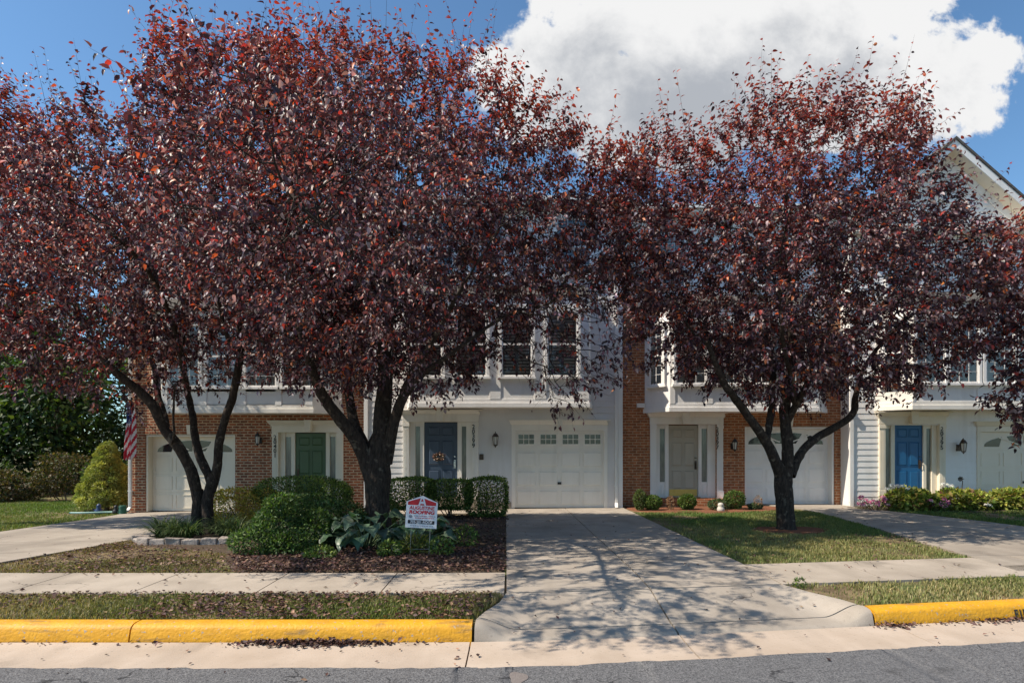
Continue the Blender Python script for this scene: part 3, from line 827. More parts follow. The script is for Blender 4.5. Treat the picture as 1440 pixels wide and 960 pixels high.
def lamp(H, x, Y, z, m, big=1.0):
    mb = MB(); s = big; y = Y-.17*s
    mb.box(x-.05*s, x+.05*s, Y-.025, Y-.001, z-.10*s, z+.06*s)
    mb.tube([(x,Y-.02,z-.02*s),(x,Y-.09*s,z+.13*s),(x,y,z+.20*s),(x,y,z+.15*s)], .010*s, 8)
    mb.lathe([(.012*s,.17*s),(.035*s,.165*s),(.075*s,.10*s),(.082*s,.085*s),(.06*s,.085*s)], (x,y,z), 6)
    mb.lathe([(.045*s,-.125*s),(.05*s,-.115*s),(.05*s,-.10*s),(.02*s,-.10*s)], (x,y,z), 6)
    mb.lathe([(.006*s,-.17*s),(.018*s,-.15*s),(.03*s,-.126*s)], (x,y,z), 6)
    for k in range(6):
        th = k*math.pi/3; mb.tube([(x+.048*s*math.cos(th),y+.048*s*math.sin(th),z-.10*s),(x+.068*s*math.cos(th),y+.068*s*math.sin(th),z+.086*s)], .006*s, 5)
    l = mb.build('wall_lamp', m, H)
    mb = MB(); mb.lathe([(.042*s,-.099*s),(.060*s,.084*s)], (x,y,z), 6); mb.build('lamp_glass', K['lampglass'], l)
def spout(H, x, Y, z0, z1, m, kickx=0.0, w=.075):
    mb = MB(); y = Y-.07
    mb.box(x-w/2, x+w/2, y-.035, y+.035, z0+.16, z1)
    for k in range(4): mb.box(x-w/2+.012+k*.016, x-w/2+.018+k*.016, y-.039, y-.0355, z0+.16, z1)
    mb.extr([(x-w/2,y-.035,z0+.159),(x+w/2,y-.035,z0+.159),(x+w/2+kickx,y-.16,z0+.04),(x-w/2+kickx,y-.16,z0+.04)], (0,.065,.01))
    for z in np.arange(z0+.6, z1, 2.2): mb.box(x-w/2-.012, x+w/2+.012, y-.0405, y+.068, z, z+.03)
    mb.build('downspout', m, H, bevel=.006)
def bay(H, Y, proj, xa, xb, splay, zb, zt, wins, wz0, wz1, m, fm, blind, stiles, splay_win=True):
    """two-faced bay over the ground floor: skirt panels, band, windows, little roof"""
    Yf = Y-proj
    mb = MB()
    pl = [(xa-splay,Y),(xa,Yf),(xb,Yf),(xb+splay,Y)]
    mb.extr([(p[0],p[1],zb+.12) for p in pl], (0,0,zt-zb-.12))
    pl2 = [(xa-splay-.05,Y),(xa-.03,Yf-.05),(xb+.03,Yf-.05),(xb+splay+.05,Y)]
    mb.extr([(p[0],p[1],zb) for p in pl2], (0,0,.119))
    pl3 = [(xa-splay-.02,Y),(xa-.012,Yf-.022),(xb+.012,Yf-.022),(xb+splay+.02,Y)]
    mb.extr([(p[0],p[1],zb+.1195) for p in pl3], (0,0,.10))
    b_ = mb.build('bay', m, H, bevel=.004)
    # stiles and rails of the skirt
    mb = MB(); z0, z1 = zb+.22, wz0-.065
    for (a, e) in stiles: mb.box(a, e, Yf-.028, Yf-.001, z0, z1)
    sx = [xa]+[q for s_ in stiles for q in s_]+[xb]
    for a, e in zip(sx[::2], sx[1::2]):
        if e-a > .1:
            mb.box(a, e, Yf-.024, Yf-.001, z1-.05, z1)
            for (p, q, r, t) in ((a,e,z0,z0+.02),(a,a+.02,z0+.02,z1-.05),(e-.02,e,z0+.02,z1-.05)): mb.box(p, q, Yf-.016, Yf-.001, r, t)
    mb.box(xa, xb, Yf-.006, Yf-.0005, z0, wz1+.09); mb.box(xa, xb, Yf-.05, Yf-.001, wz1+.09, wz1+.20)
    for (a, w) in wins[:1]: pass
    mb.build('skirt_moulding', fm, b_)
    for (a, w) in wins:
        window(b_, (a,Yf,wz0), (1,0,0), w, wz1-wz0, (0,-1,0), fm, blind=blind, cols=3 if blind == 'blind' else 1, rows=3 if blind == 'blind' else 1)
    L = math.hypot(splay, proj)
    if splay_win:
        for (ox, oy, ux, uy) in ((xa-splay,Y,splay/L,-proj/L),(xb,Yf,splay/L,proj/L)):
            U = np.array([ux,uy,0]); N = np.array([uy,-ux,0]); ww = L*.5
            window(b_, np.array([ox,oy,wz0])+U*(L-ww)/2, U, ww, wz1-wz0, N, fm, cols=2, blind=blind)
    mb = MB(); o = .08
    p = [(xa-splay-o,Y,zt),(xa-o*.5,Yf-o,zt),(xb+o*.5,Yf-o,zt),(xb+splay+o,Y,zt)]; q = [(xa-splay*.2,Y,zt+.45),(xb+splay*.2,Y,zt+.45)]
    mb.poly([p[0],p[1],q[0]]); mb.poly([p[1],p[2],q[1],q[0]]); mb.poly([p[2],p[3],q[1]]); mb.poly(p[::-1])
    mb.build('bay_roof', K['shingle'], b_)
def eave_roof(H, x0, x1, Y, ze, pitch=.40, run=5.2, back=10.5):
    mb = MB(); yo = Y-.38
    A = [(x0,yo,ze),(x1,yo,ze),(x1,Y+run,ze+(run+.38)*pitch),(x0,Y+run,ze+(run+.38)*pitch)]
    B = [(x0,Y+run,ze+(run+.38)*pitch),(x1,Y+run,ze+(run+.38)*pitch),(x1,Y+back+.4,ze),(x0,Y+back+.4,ze)]
    for q in (A, B): mb.extr(q, (0,0,.06))
    for xg in (x0+.01, x1-.01): mb.poly([(xg,yo+.05,ze-.03),(xg,Y+run,ze+(run+.38)*pitch-.01),(xg,Y+back+.3,ze-.03)])
    r = mb.build('roof', K['shingle'], H)
    mb = MB(); mb.box(x0, x1, yo-.02, yo, ze-.16, ze+.05); mb.box(x0, x1, yo+.001, Y+.02, ze-.162, ze-.14)
    mb.box(x0, x1, yo-.12, yo-.021, ze-.08, ze+.03); mb.box(x0, x1, Y-.03, Y-.004, ze-.42, ze-.163)
    mb.build('eave_trim', K['white'], r)
def shell(H, x0, x1, Y, z0, z1, wallm, holes, depth, lap, upper=None, zsplit=None, deep=10.5, lm=None):
    mb = MB()
    zt = zsplit if zsplit else z1
    front_wall(mb, x0, x1, z0, zt, holes, Y, depth, lap)
    for xx in (x0, x1): mb.poly([(xx,Y,z0),(xx,Y+deep,z0),(xx,Y+deep,z1 if not zsplit else zt),(xx,Y,z1 if not zsplit else zt)])
    mb.poly([(x0,Y+deep,z0),(x1,Y+deep,z0),(x1,Y+deep,z1),(x0,Y+deep,z1)])
    w = mb.build('wall', wallm, H)
    if zsplit:
        mb = MB(); front_wall(mb, x0, x1, zt, z1, [], Y, 0, .165)
        for xx in (x0, x1): mb.poly([(xx,Y,zt),(xx,Y+deep,zt),(xx,Y+deep,z1),(xx,Y,z1)])
        mb.build('upper_siding', upper, H)
    # dark sheets behind the openings, coloured as unlit interior
    mb = MB()
    for (a, b_, lo, hi) in holes: mb.box(a-.05, b_+.05, Y+depth+.08, Y+depth+.12, lo-.1, hi+.05)
    mb.build('dark_backing', K['dark'], H)
    return w
def upwin(H, Y, xs, w, z0, z1, fm, blind='blind'):
    for a in xs: window(H, (a,Y-.020,z0), (1,0,0), w, z1-z0, (0,-1,0), fm, blind=blind)

# --- house A, brick, green door
YA, YB, YC, YD = 16.2, 15.7, 16.2, 15.8
X0A, XAB, XBC, XCD, X1D = PX(180,YA), -4.08, 3.05, 9.36, 15.95
EAVE = 8.42
A = thing('townhouse', 'dark red brick townhouse with green front door and cream garage, far left', 'townhouse', (-7.5,YA,-.12), 'row of attached townhouses')
gA = (PX(215,YA+.25), PX(215,YA+.25)+2.44); gAt = 2.03
hA = [(gA[0]-.06, gA[1]+.06, -.6, gAt+.06), (PX(388,YA), PX(478,YA), .0, 2.17)]
shell(A, X0A, XAB, YA, -.5, EAVE, K['brickA'], hA, .32, 0, K['sidingB'], 5.75)
garage(A, YA, gA[0], gA[1], gAt, -.10, K['garA'], K['cream'], 'flat', .25)
mb = MB(); zs = gAt+.075; xs_ = np.arange(gA[0]-.15, gA[1]+.15, .078)
for xx in xs_: mb.box(xx, xx+.066, YA-.012, YA+.02, zs, zs+.21)
mb.extr([(sum(gA)/2-.07,YA-.03,zs-.01),(sum(gA)/2+.07,YA-.03,zs-.01),(sum(gA)/2+.10,YA-.03,zs+.26),(sum(gA)/2-.10,YA-.03,zs+.26)], (0,.05,0), 1)
mb.build('lintel', [K['brickA'], K['cream']], A)
entry(A, YA, (PX(414,YA),PX(457.5,YA)), 2.13, .10, (PX(383.5,YA),PX(483,YA)), K['cream'], K['green'], '20401', PX(388,YA), [(PX(400,YA),PX(408.5,YA)),(PX(463,YA),PX(471,YA))], side='l')
lamp(A, PX(366,YA), YA, PZ(618,YA), K['black'], 1.05)
yb = YA-.6
bay(A, YA, .6, PX(228,yb), PX(440,yb), .62, 2.66, 5.5, [(PX(a,yb),.83) for a in (239,292.5,347,398)], 3.37, 5.05, K['bone'], K['white'], 'blind', [(PX(281,yb),PX(291,yb)),(PX(336,yb),PX(346,yb)),(PX(388,yb),PX(396,yb)),(PX(430,yb),PX(440,yb)),(PX(228,yb),PX(236,yb))])
spout(A, PX(184,YA)+.03, YA, -.12, EAVE-.1, K['white'])
spout(A, PX(517,YA)-.02, YA, -.05, EAVE-.1, K['white'], .06)
upwin(A, YA, (-9.3,-6.5), .9, 6.3, 7.75, K['white'])
eave_roof(A, X0A-.15, XAB, YA, EAVE)

# --- house B, grey siding, navy door
B = thing('townhouse', 'grey sided townhouse with navy front door, behind the middle driveway', 'townhouse', (-.5,YB,.05), 'row of attached townhouses')
gB = (PX(724.5,YB), PX(849,YB)); gBt = PZ(605,YB)
hB = [(gB[0]-.02, gB[1]+.02, -.6, gBt+.02), (PX(572,YB), PX(667,YB), .2, 2.43)]
shell(B, XAB, XBC, YB, -.3, EAVE, K['sidingB'], hB, .12, .165)
garage(B, YB, gB[0], gB[1], gBt, .065, K['garB'], K['bone'], 'lites', .03)
entry(B, YB, (PX(596,YB),PX(643,YB)), 2.405, .36, (PX(567,YB),PX(673,YB)), K['bone'], K['navy'], '20399', PX(666,YB), [(PX(583.5,YB),PX(590.5,YB)),(PX(649,YB),PX(655.5,YB))], knock=True)
lamp(B, PX(697,YB), YB, PZ(619,YB), K['bronze'], 1.15)
mb = MB(); mb.box(PX(673.5,YB)+.02, PX(679,YB)+.02, YB-.06, YB-.02, PZ(646,YB), PZ(638,YB)); mb.build('doorbell', K['bronze'], B, bevel=.008)
yb = YB-.6
bay(B, YB, .6, PX(577,yb), PX(828,yb), .14, 2.78, 5.75, [(PX(a,yb),.80) for a in (577.5+2,642,705.5,769.5)], 3.59, 5.30, K['sidingD'], K['white'], 'shutter', [(PX(624,yb),PX(640,yb)),(PX(689,yb),PX(704,yb)),(PX(752,yb),PX(768,yb)),(PX(812,yb),PX(828,yb))], splay_win=False)
mb = MB(); mb.box(XBC-.13, XBC-.002, YB-.045, YB+.0, -.1, EAVE-.2); mb.build('corner_board', K['white'], B, bevel=.004)
mb = MB(); mb.box(XAB+.002, XAB+.11, YB-.045, YB+.0, -.1, EAVE-.2); mb.build('corner_board', K['white'], B, bevel=.004)
mb = MB(); mb.box(XAB-.0, gB[0]-.11, YB-.040, YB-.031, -.2, .22); mb.build('foundation', K['walk'], B)
spout(B, PX(866,YB), YB, .05, EAVE-.1, K['white'], -.02)
upwin(B, YB, (PX(590,YB),PX(660,YB),PX(782,YB)), .95, 6.45, 8.0, K['white'], 'shutter')
eave_roof(B, XAB, XBC, YB, EAVE)

# --- house C, orange brick, tan door
Cc = thing('townhouse', 'orange brick townhouse with tan front door and brass kick plate', 'townhouse', (6.2,YC,.08), 'row of attached townhouses')
gC = (PX(1164,YC+.25)-2.44, PX(1164,YC+.25)); gCt = PZ(603,YC+.25)
hC = [(gC[0]-.06, gC[1]+.06, -.6, gCt+.06), (PX(922,YC), PX(1007,YC), .2, 2.38)]
shell(Cc, XBC, XCD, YC, -.3, EAVE, K['brickC'], hC, .32, 0, K['sidingD'], 5.75)
garage(Cc, YC, gC[0], gC[1], gCt, .10, K['garC'], K['white'], 'sun', .25)
mb = MB(); zs = gCt+.075
for xx in np.arange(gC[0]-.2, gC[1]+.1, .078): mb.box(xx, xx+.068, YC-.012, YC+.02, zs, zs+.22)
xk = sum(gC)/2; mb.extr([(xk-.07,YC-.03,zs-.01),(xk+.07,YC-.03,zs-.01),(xk+.10,YC-.03,zs+.26),(xk-.10,YC-.03,zs+.26)], (0,.05,0), 1)
mb.build('lintel', [K['brickC'], K['bone']], Cc)
entry(Cc, YC, (PX(941,YC),PX(983,YC)), 2.36, .32, (PX(914,YC),PX(1016,YC)), K['white'], K['tan'], '20397', PX(1007.5,YC), [(PX(928.5,YC),PX(936,YC)),(PX(987.5,YC),PX(995.5,YC))], side_panel=True, kick=True)
lamp(Cc, PX(1030,YC), YC, PZ(626,YC), K['black'], 1.05)
yb = YC-.6
bay(Cc, YC, .6, PX(942,yb), PX(1150,yb), .55, 2.70, 5.6, [(PX(a,yb),.82) for a in (950,1003,1056,1104)], 3.45, 5.1, K['sidingD'], K['white'], 'blind', [(PX(942,yb),PX(949,yb)),(PX(993,yb),PX(1002,yb)),(PX(1046,yb),PX(1055,yb)),(PX(1097,yb),PX(1103,yb)),(PX(1146,yb),PX(1150,yb))])
mb = MB(); mb.box(PX(895,YC), PX(906,YC), YC-.08, YC-.001, PZ(573,YC), PZ(567,YC)); mb.build('wall_bracket', K['white'], Cc)
spout(Cc, PX(1186,YC), YC, .10, EAVE-.1, K['white'], .10)
upwin(Cc, YC, (4.0,6.9), .9, 6.3, 7.75, K['white'])
eave_roof(Cc, XBC, XCD, YC, EAVE)

# --- house D, white siding, bright blue door, gable
D = thing('townhouse', 'white sided gabled townhouse with bright blue front door, far right', 'townhouse', (12.2,YD,.10), 'row of attached townhouses')
gD = (PX(1378,YD), PX(1378,YD)+2.5); gDt = PZ(607,YD)
hD = [(gD[0]-.02, gD[1]+.02, -.6, gDt+.02), (PX(1240,YD), PX(1320,YD), .2, 2.37)]
shell(D, XCD, X1D, YD, -.3, 7.75, K['sidingD'], hD, .12, .165)
garage(D, YD, gD[0], gD[1], gDt, .12, K['garA'], K['cream'], 'flatsun', .03)
entry(D, YD, (PX(1260,YD),PX(1300,YD)), 2.35, .36, (PX(1235,YD),PX(1328,YD)), K['cream'], K['blue'], '20395', PX(1322,YD), [(PX(1246.5,YD),PX(1254.5,YD)),(PX(1304.5,YD),PX(1312,YD))])
lamp(D, PX(1347,YD), YD, PZ(628,YD), K['bronze'], 1.15)
yb = YD-.6
bay(D, YD, .6, PX(1283,yb), PX(1478,yb), .62, 2.73, 5.6, [(PX(a,yb),.76) for a in (1287,1334,1384,1430)], 3.43, 5.14, K['bone'], K['white'], 'blind', [(PX(1283,yb),PX(1286,yb)),(PX(1374,yb),PX(1384,yb)),(PX(1470,yb),PX(1478,yb))])
mb = MB(); mb.box(XCD+.002, XCD+.11, YD-.045, YD, 0, 7.5); mb.build('corner_board', K['white'], D, bevel=.004)
mb = MB(); mb.box(XCD-.02, XCD+.10, YD-.11, YD-.046, 2.62, 2.75); mb.build('wall_bracket', K['white'], D)
upwin(D, YD, (10.4,12.8), .9, 5.95, 7.2, K['white'])
# front gable
xg, zg_, hw, sl = 12.0, 9.72, 2.72, .87
mb = MB(); z = 7.75
while z < zg_-.05:
    zb_ = min(z+.165, zg_); ha, hb = (zg_-z)/sl, (zg_-zb_)/sl
    mb.poly([(xg-ha,YD-.021,z),(xg+ha,YD-.021,z),(xg+hb,YD-.002,zb_),(xg-hb,YD-.002,zb_)]); mb.poly([(xg-ha,YD-.002,z),(xg+ha,YD-.002,z),(xg+ha,YD-.021,z),(xg-ha,YD-.021,z)]); z = zb_
gw = mb.build('gable_wall', K['sidingD'], D)
Yo = YD-.42
for sgn in (-1, 1):
    mb = MB(); t = .10; H_ = zg_+.32; W = hw-.10
    e = lambda x_, z_, y_: (xg+sgn*x_, y_, z_)
    lo = H_-sl*W
    p = [e(0,H_,Yo-.03), e(W,lo,Yo-.03), e(W,lo+.07,Yo-.03), e(0,H_+.08,Yo-.03)]
    mb.extr(p, (0,8.6,0))
    rf = mb.build('roof', K['shingle'], D)
    mb = MB()
    mb.extr([e(0,H_-.005,Yo), e(W-.01,lo-.0,Yo), e(W-.01,lo-.21,Yo), e(0,H_-.225,Yo)], (0,.025,0), 0)           # fascia board
    mb.extr([e(0,H_-.20,Yo+.027), e(W-.02,lo-.18,Yo+.027), e(W-.02,lo-.20,Yo+.027), e(0,H_-.22,Yo+.027)], (0,.395,0), 1)  # soffit, its cream colour stands in for warm bounced light
    mb.extr([e(0,H_-.22,YD-.05), e(W-.2,H_-.22-sl*(W-.2),YD-.05), e(W-.2,H_-.46-sl*(W-.2),YD-.05), e(0,H_-.46,YD-.05)], (0,.03,0), 0)   # frieze on wall
    mb.build('rake_trim', [K['white'], K['cream']], rf)
mb = MB(); mb.box(xg-hw+.08, xg+hw-.08, YD-.36, YD-.03, 7.60, 7.74); mb.box(xg-hw+.06, xg+hw-.06, YD-.395, YD-.361, 7.64, 7.775); mb.box(xg-hw+.09, xg+hw-.09, YD-.055, YD-.026, 7.40, 7.599); mb.build('cornice', K['bone'], D)
# round louvred vent
mb = MB(); n = 32; vc = np.array([PX(1335,YD), PZ(263,YD)])
def ring(r0, r1, y0, y1):
    for i in range(n):
        a, b_ = 2*math.pi*i/n, 2*math.pi*(i+1)/n
        P = lambda r, th, y: (vc[0]+r*math.cos(th), y, vc[1]+r*math.sin(th))
        mb.poly([P(r0,a,y0),P(r1,a,y0),P(r1,b_,y0),P(r0,b_,y0)]); mb.poly([P(r1,a,y0),P(r1,a,y1),P(r1,b_,y1),P(r1,b_,y0)]); mb.poly([P(r0,a,y1),P(r0,a,y0),P(r0,b_,y0),P(r0,b_,y1)])
ring(.36,.45,YD-.066,YD)
for k in range(9):
    zz = -.32+k*.071; hh = math.sqrt(max(.36**2-zz*zz, .008))
    mb.poly([(vc[0]-hh,YD-.052,vc[1]+zz),(vc[0]+hh,YD-.052,vc[1]+zz),(vc[0]+hh,YD-.030,vc[1]+zz+.062),(vc[0]-hh,YD-.030,vc[1]+zz+.062)])
mb.build('gable_vent', K['white'], gw)
eave_roof(D, xg+hw+.1, X1D+.2, YD, 7.9, back=9)
mb = MB(); mb.extr([(X1D-.05,YD,7.7),(X1D-.05,YD+9,7.7),(X1D-.05,YD+4.5,9.9)], (.04,0,0)); mb.build('side_gable', K['sidingD'], D)

# ------------------------------------------------------------------ foliage makers
def leaves(name, P, D, N, L, W, tint, m, parent=None, full=False, fold=.25, droop=.18, org=None):
    n = len(P); D = nrm(D); S = nrm(np.cross(N, D)); U = np.cross(D, S)
    if full:
        T = np.array([[0,0,0],[.28,.43,fold*.43],[.66,.38,fold*.38],[1,0,0],[.28,-.43,fold*.43],[.66,-.38,fold*.38],[.28,0,0],[.66,0,0]])
        dr = np.array([0,-.05,-.45,-1,-.05,-.45,-.05,-.45])*droop
        Fc = np.array([[0,6,1],[1,6,7],[1,7,2],[2,7,3],[0,4,6],[4,5,7],[4,7,6],[5,3,7]])
    else:
        T = np.array([[0,0,0],[.42,.5,fold*.5],[.45,0,0],[.42,-.5,fold*.5],[1,0,0]])
        dr = np.array([0,-.15,-.15,-.15,-1])*droop
        Fc = np.array([[0,2,1],[0,3,2],[1,2,4],[2,3,4]])
    k = len(T)
    V = (P[:, None, :] + D[:, None, :]*(T[None, :, 0:1]*L[:, None, None]) + S[:, None, :]*(T[None, :, 1:2]*W[:, None, None])
         + U[:, None, :]*(T[None, :, 2:3]*W[:, None, None] + (dr[None, :, None]*L[:, None, None])))
    Fa = (np.arange(n)[:, None, None]*k + Fc[None]).reshape(-1, 3)
    return arr_mesh(name, V.reshape(-1, 3), Fa, m, parent, np.repeat(tint, k, 0), org=org)
def pick(pal, wts, n, rng, jit=.25):
    pal = np.array(pal, float); w = np.array(wts, float); w /= w.sum()
    t = pal[rng.choice(len(pal), n, p=w)]
    return np.clip(t*(1+rng.normal(size=(n, 1))*jit)*(1+rng.normal(size=(n, 3))*.06), .003, .9)
def catmull(pts, rad, step):
    pts = np.array(pts, float); rad = np.array(rad, float); P = []; Rr = []
    for i in range(len(pts)-1):
        p0 = pts[max(i-1, 0)]; p1 = pts[i]; p2 = pts[i+1]; p3 = pts[min(i+2, len(pts)-1)]
        n = max(1, int(np.linalg.norm(p2-p1)/step))
        for t in np.arange(n)/n:
            P.append(.5*((2*p1)+(-p0+p2)*t+(2*p0-5*p1+4*p2-p3)*t*t+(-p0+3*p1-3*p2+p3)*t**3)); Rr.append(rad[i]*(1-t)+rad[i+1]*t)
    P.append(pts[-1]); Rr.append(rad[-1])
    return np.array(P), np.array(Rr)
def colonize(init, attr, rng, step=.20, infl=1.3, kill=.27, maxit=110, up=.10, cap=14000):
    nodes = np.zeros((cap+len(init), 3)); n = len(init); nodes[:n] = init
    par = -np.ones(len(nodes), int)
    d2 = ((attr[:, None, :]-nodes[None, :n])**2).sum(-1)
    near = d2.argmin(1); dist = np.sqrt(d2.min(1)); alive = np.ones(len(attr), bool)
    for it in range(maxit):
        inf = infl if it > 12 else 3.2
        act = alive & (dist < inf)
        if not act.any(): break
        idx = near[act]; v = nrm(attr[act]-nodes[idx])
        acc = np.zeros((n, 3)); np.add.at(acc, idx, v)
        cnt = np.bincount(idx, minlength=n); src = np.nonzero(cnt)[0]
        d = nrm(acc[src]/cnt[src, None] + np.array([0, 0, up]) + rng.normal(size=(len(src), 3))*.16)
        new = nodes[src]+d*step
        # keep growth that really moves away from the wood that is there
        gap = np.sqrt(((new[:, None]-nodes[None, max(0, n-1500):n])**2).sum(-1)).min(1)
        ok = gap > step*.45
        new = new[ok]; src = src[ok]
        if len(new) == 0 or n+len(new) > cap+len(init): break
        nodes[n:n+len(new)] = new; par[n:n+len(new)] = src
        dn = np.sqrt(((attr[:, None]-new[None])**2).sum(-1)); j = dn.argmin(1); m_ = dn[np.arange(len(attr)), j]
        better = m_ < dist; near[better] = n+j[better]; dist[better] = m_[better]
        alive &= dist > kill
        n += len(new)
    return nodes[:n], par[:n]
def in_ell(p, E):
    d = np.full(len(p), 9.)
    for (cx, cy, cz, a, b_, h) in E:
        d = np.minimum(d, ((p[:, 0]-cx)/a)**2+((p[:, 1]-cy)/b_)**2+((p[:, 2]-cz)/h)**2)
    return d
PLUM = [(.036,.016,.024),(.080,.038,.050),(.17,.092,.098),(.34,.050,.038),(.42,.13,.042),(.36,.285,.29)]  # last tint, pale mauve-grey, stands in for bright sheen on the leaves
def plum_tree(label, base, limbs, E, seed, natt, shoots=4, lpershoot=17, leaf=.080, redz=6.0, sides=14, slim=.84, sparse=()):
    rng = np.random.default_rng(seed)
    root = thing('plum_tree', label, 'tree', base, 'purple-leaf plum trees in front of the townhouses')
    mb = MB(); init = []; irad = []
    for (pts, rad) in limbs:
        rad = [q*slim for q in rad]
        P, Rr = catmull(pts, rad, .07)
        Rr = Rr*(1+.05*wobble(P, 4.0, seed+3)+.035*wobble(P, 13.0, seed+5))
        P = P+np.stack([wobble(P, 2.2, seed+7), wobble(P, 2.2, seed+8), 0*P[:, 0]], -1)*.018
        mb.tube(P, list(Rr), sides)
        k = P[:, 2] > base[2]+1.75
        init.append(P[k][::3]); irad.append(Rr[k][::3])
    # knobbly bark: displace a little along the tube
    tv = np.array(mb.v); mb.v = [tuple(q) for q in tv+np.stack([wobble(tv, 18., seed+11), wobble(tv, 18., seed+12), 0*tv[:, 0]], -1)*.012]
    mb.build('trunk', K['bark'], root, smooth=True)
    init = np.concatenate(init); irad = np.concatenate(irad)
    lo = np.min([np.array(e[:3])-np.array(e[3:]) for e in E], 0); hi = np.max([np.array(e[:3])+np.array(e[3:]) for e in E], 0)
    lo = lo-.25; hi = hi+.25; A = rng.uniform(lo, hi, (natt*12, 3)); d = in_ell(A, E)
    keep = (d < 1.03+.25*wobble(A, 1.7, seed+21)) & (rng.random(len(A)) < .35+.65*np.clip(d, 0, 1)) & (wobble(A, 2.3, seed+22) > -.52)
    A = A[keep][:natt]
    nodes, par = colonize(init, A, rng)
    n0 = len(init); n = len(nodes)
    r = np.zeros(n); kids = np.bincount(par[par >= 0], minlength=n)
    acc = np.zeros(n); e = 2.35
    for i in range(n-1, n0-1, -1):
        r[i] = max(.0042, acc[i]**(1/e)); acc[par[i]] += r[i]**e
    r[:n0] = np.minimum(irad*.7, .06)
    # branch mesh, rings shared between segments
    q = 5; dirn = np.zeros((n, 3)); dirn[n0:] = nrm(nodes[n0:]-nodes[par[n0:]]); dirn[:n0] = (0, 0, 1)
    ref = np.where(np.abs(dirn[:, 2:3]) > .8, np.array([[1., 0, 0]]), np.array([[0, 0, 1.]]))
    a = nrm(np.cross(dirn, ref)); b_ = np.cross(dirn, a); th = np.arange(q)*2*math.pi/q
    rr = np.minimum(r, .075)
    ringv = nodes[:, None]+rr[:, None, None]*(np.cos(th)[None, :, None]*a[:, None]+np.sin(th)[None, :, None]*b_[:, None])
    ch = np.arange(n0, n); pa = par[n0:]
    # parent end: own ring at the child's orientation, at the parent's place
    rp = np.minimum(rr[pa], rr[ch]*1.5)
    pr = nodes[pa][:, None]+rp[:, None, None]*(np.cos(th)[None, :, None]*a[ch][:, None]+np.sin(th)[None, :, None]*b_[ch][:, None])
    V = np.concatenate([pr.reshape(-1, 3), ringv[ch].reshape(-1, 3)]); m_ = len(ch)
    i = np.arange(m_)[:, None]*q; k = np.arange(q)[None]; k2 = (k+1) % q
    Fq = np.stack([i+k, i+k2, m_*q+i+k2, m_*q+i+k], -1).reshape(-1, 4)
    # shoots: leafy twigs off the thin wood
    thin = np.nonzero((r < .013) & (np.arange(n) >= n0))[0]
    tips = np.nonzero((kids == 0) & (np.arange(n) >= n0))[0]
    src = np.concatenate([np.repeat(tips, shoots), rng.choice(thin, int(len(thin)*.75))])
    cen = np.mean([e[:3] for e in E], 0)
    out = nrm(nodes[src]-cen); zrel = np.clip((nodes[src][:, 2]-(lo[2]))/(hi[2]-lo[2]), 0, 1)
    sd = nrm(out*np.array([1, 1, .5])*.7+dirn[src]*.6+rng.normal(size=(len(src), 3))*.55+np.stack([0*zrel, 0*zrel, -.45+1.45*zrel], -1))
    sl = rng.uniform(.22, .60, len(src))*(.85+.35*zrel)
    lead = (zrel > .55) & (rng.random(len(src)) < .16); sl = np.where(lead, sl*1.75, sl); sd = np.where(lead[:, None], nrm(sd*.6+np.array([0, 0, .9])), sd)
    bend = np.stack([0*zrel, 0*zrel, -.30+.5*zrel], -1)
    K_ = 3; sp = [nodes[src]]
    for t in range(1, K_+1):
        f = t/K_; sp.append(nodes[src]+sd*(sl*f)[:, None]+bend*(sl*f*f*.5)[:, None])
    sp = np.array(sp)
    wv = []; off = len(V); s3 = 3; th3 = np.arange(s3)*2.0944
    sa = nrm(np.cross(sd, rng.normal(size=sd.shape))); sb = np.cross(sd, sa)
    for t in range(K_+1):
        rad = .0042*(1-t/(K_+.6))
        wv.append(sp[t][:, None]+rad*(np.cos(th3)[None, :, None]*sa[:, None]+np.sin(th3)[None, :, None]*sb[:, None]))
    wv = np.array(wv); ns = len(src)
    VV = np.concatenate([V, wv.reshape(-1, 3)]); ff = []
    for t in range(K_):
        i = off+t*ns*s3+np.arange(ns)[:, None]*s3; k = np.arange(s3)[None]; k2 = (k+1) % s3
        ff.append(np.stack([i+k, i+k2, i+ns*s3+k2, i+ns*s3+k], -1).reshape(-1, 4))
    arr_mesh('branches', VV, np.concatenate([Fq]+ff), K['bark'], root, smooth=True)
    # leaves, alternate along the shoots
    P = []; D = []
    for j in range(lpershoot):
        f = (j+rng.uniform(.2, .9, ns))/lpershoot; f = np.clip(f, 0, 1)
        keep = rng.random(ns) < .92
        p = nodes[src]+sd*(sl*f)[:, None]+bend*(sl*f*f*.5)[:, None]
        ang = j*2.4+rng.uniform(-.5, .5, ns)
        side = np.cos(ang)[:, None]*sa+np.sin(ang)[:, None]*sb
        dd = sd*.45+side*.8+np.array([0, 0, -.38])+rng.normal(size=sd.shape)*.22
        P.append((p+side*.008)[keep]); D.append(dd[keep])
    P = np.concatenate(P); D = np.concatenate(D)
    for (e_, kp) in sparse:
        kk = (in_ell(P, [e_]) > 1) | (rng.random(len(P)) < kp); P, D = P[kk], D[kk]
    D = nrm(D); n_ = len(P)
    N = nrm(np.array([0, 0, 1.])+rng.normal(size=(n_, 3))*.55)
    L = rng.uniform(.6, 1.2, n_)*leaf*np.clip(P[:, 1]/9.0, .70, 1.05); W = L*rng.uniform(.50, .66, n_)
    t = pick(PLUM, [34, 26, 16, 5, 4, 15], n_, rng)
    # redder young growth high in the crown, in drifts
    red = np.clip((P[:, 2]-redz)/2.2+.9*wobble(P, 1.1, seed+31)+.0, 0, 1)*(rng.random(n_) < .68)
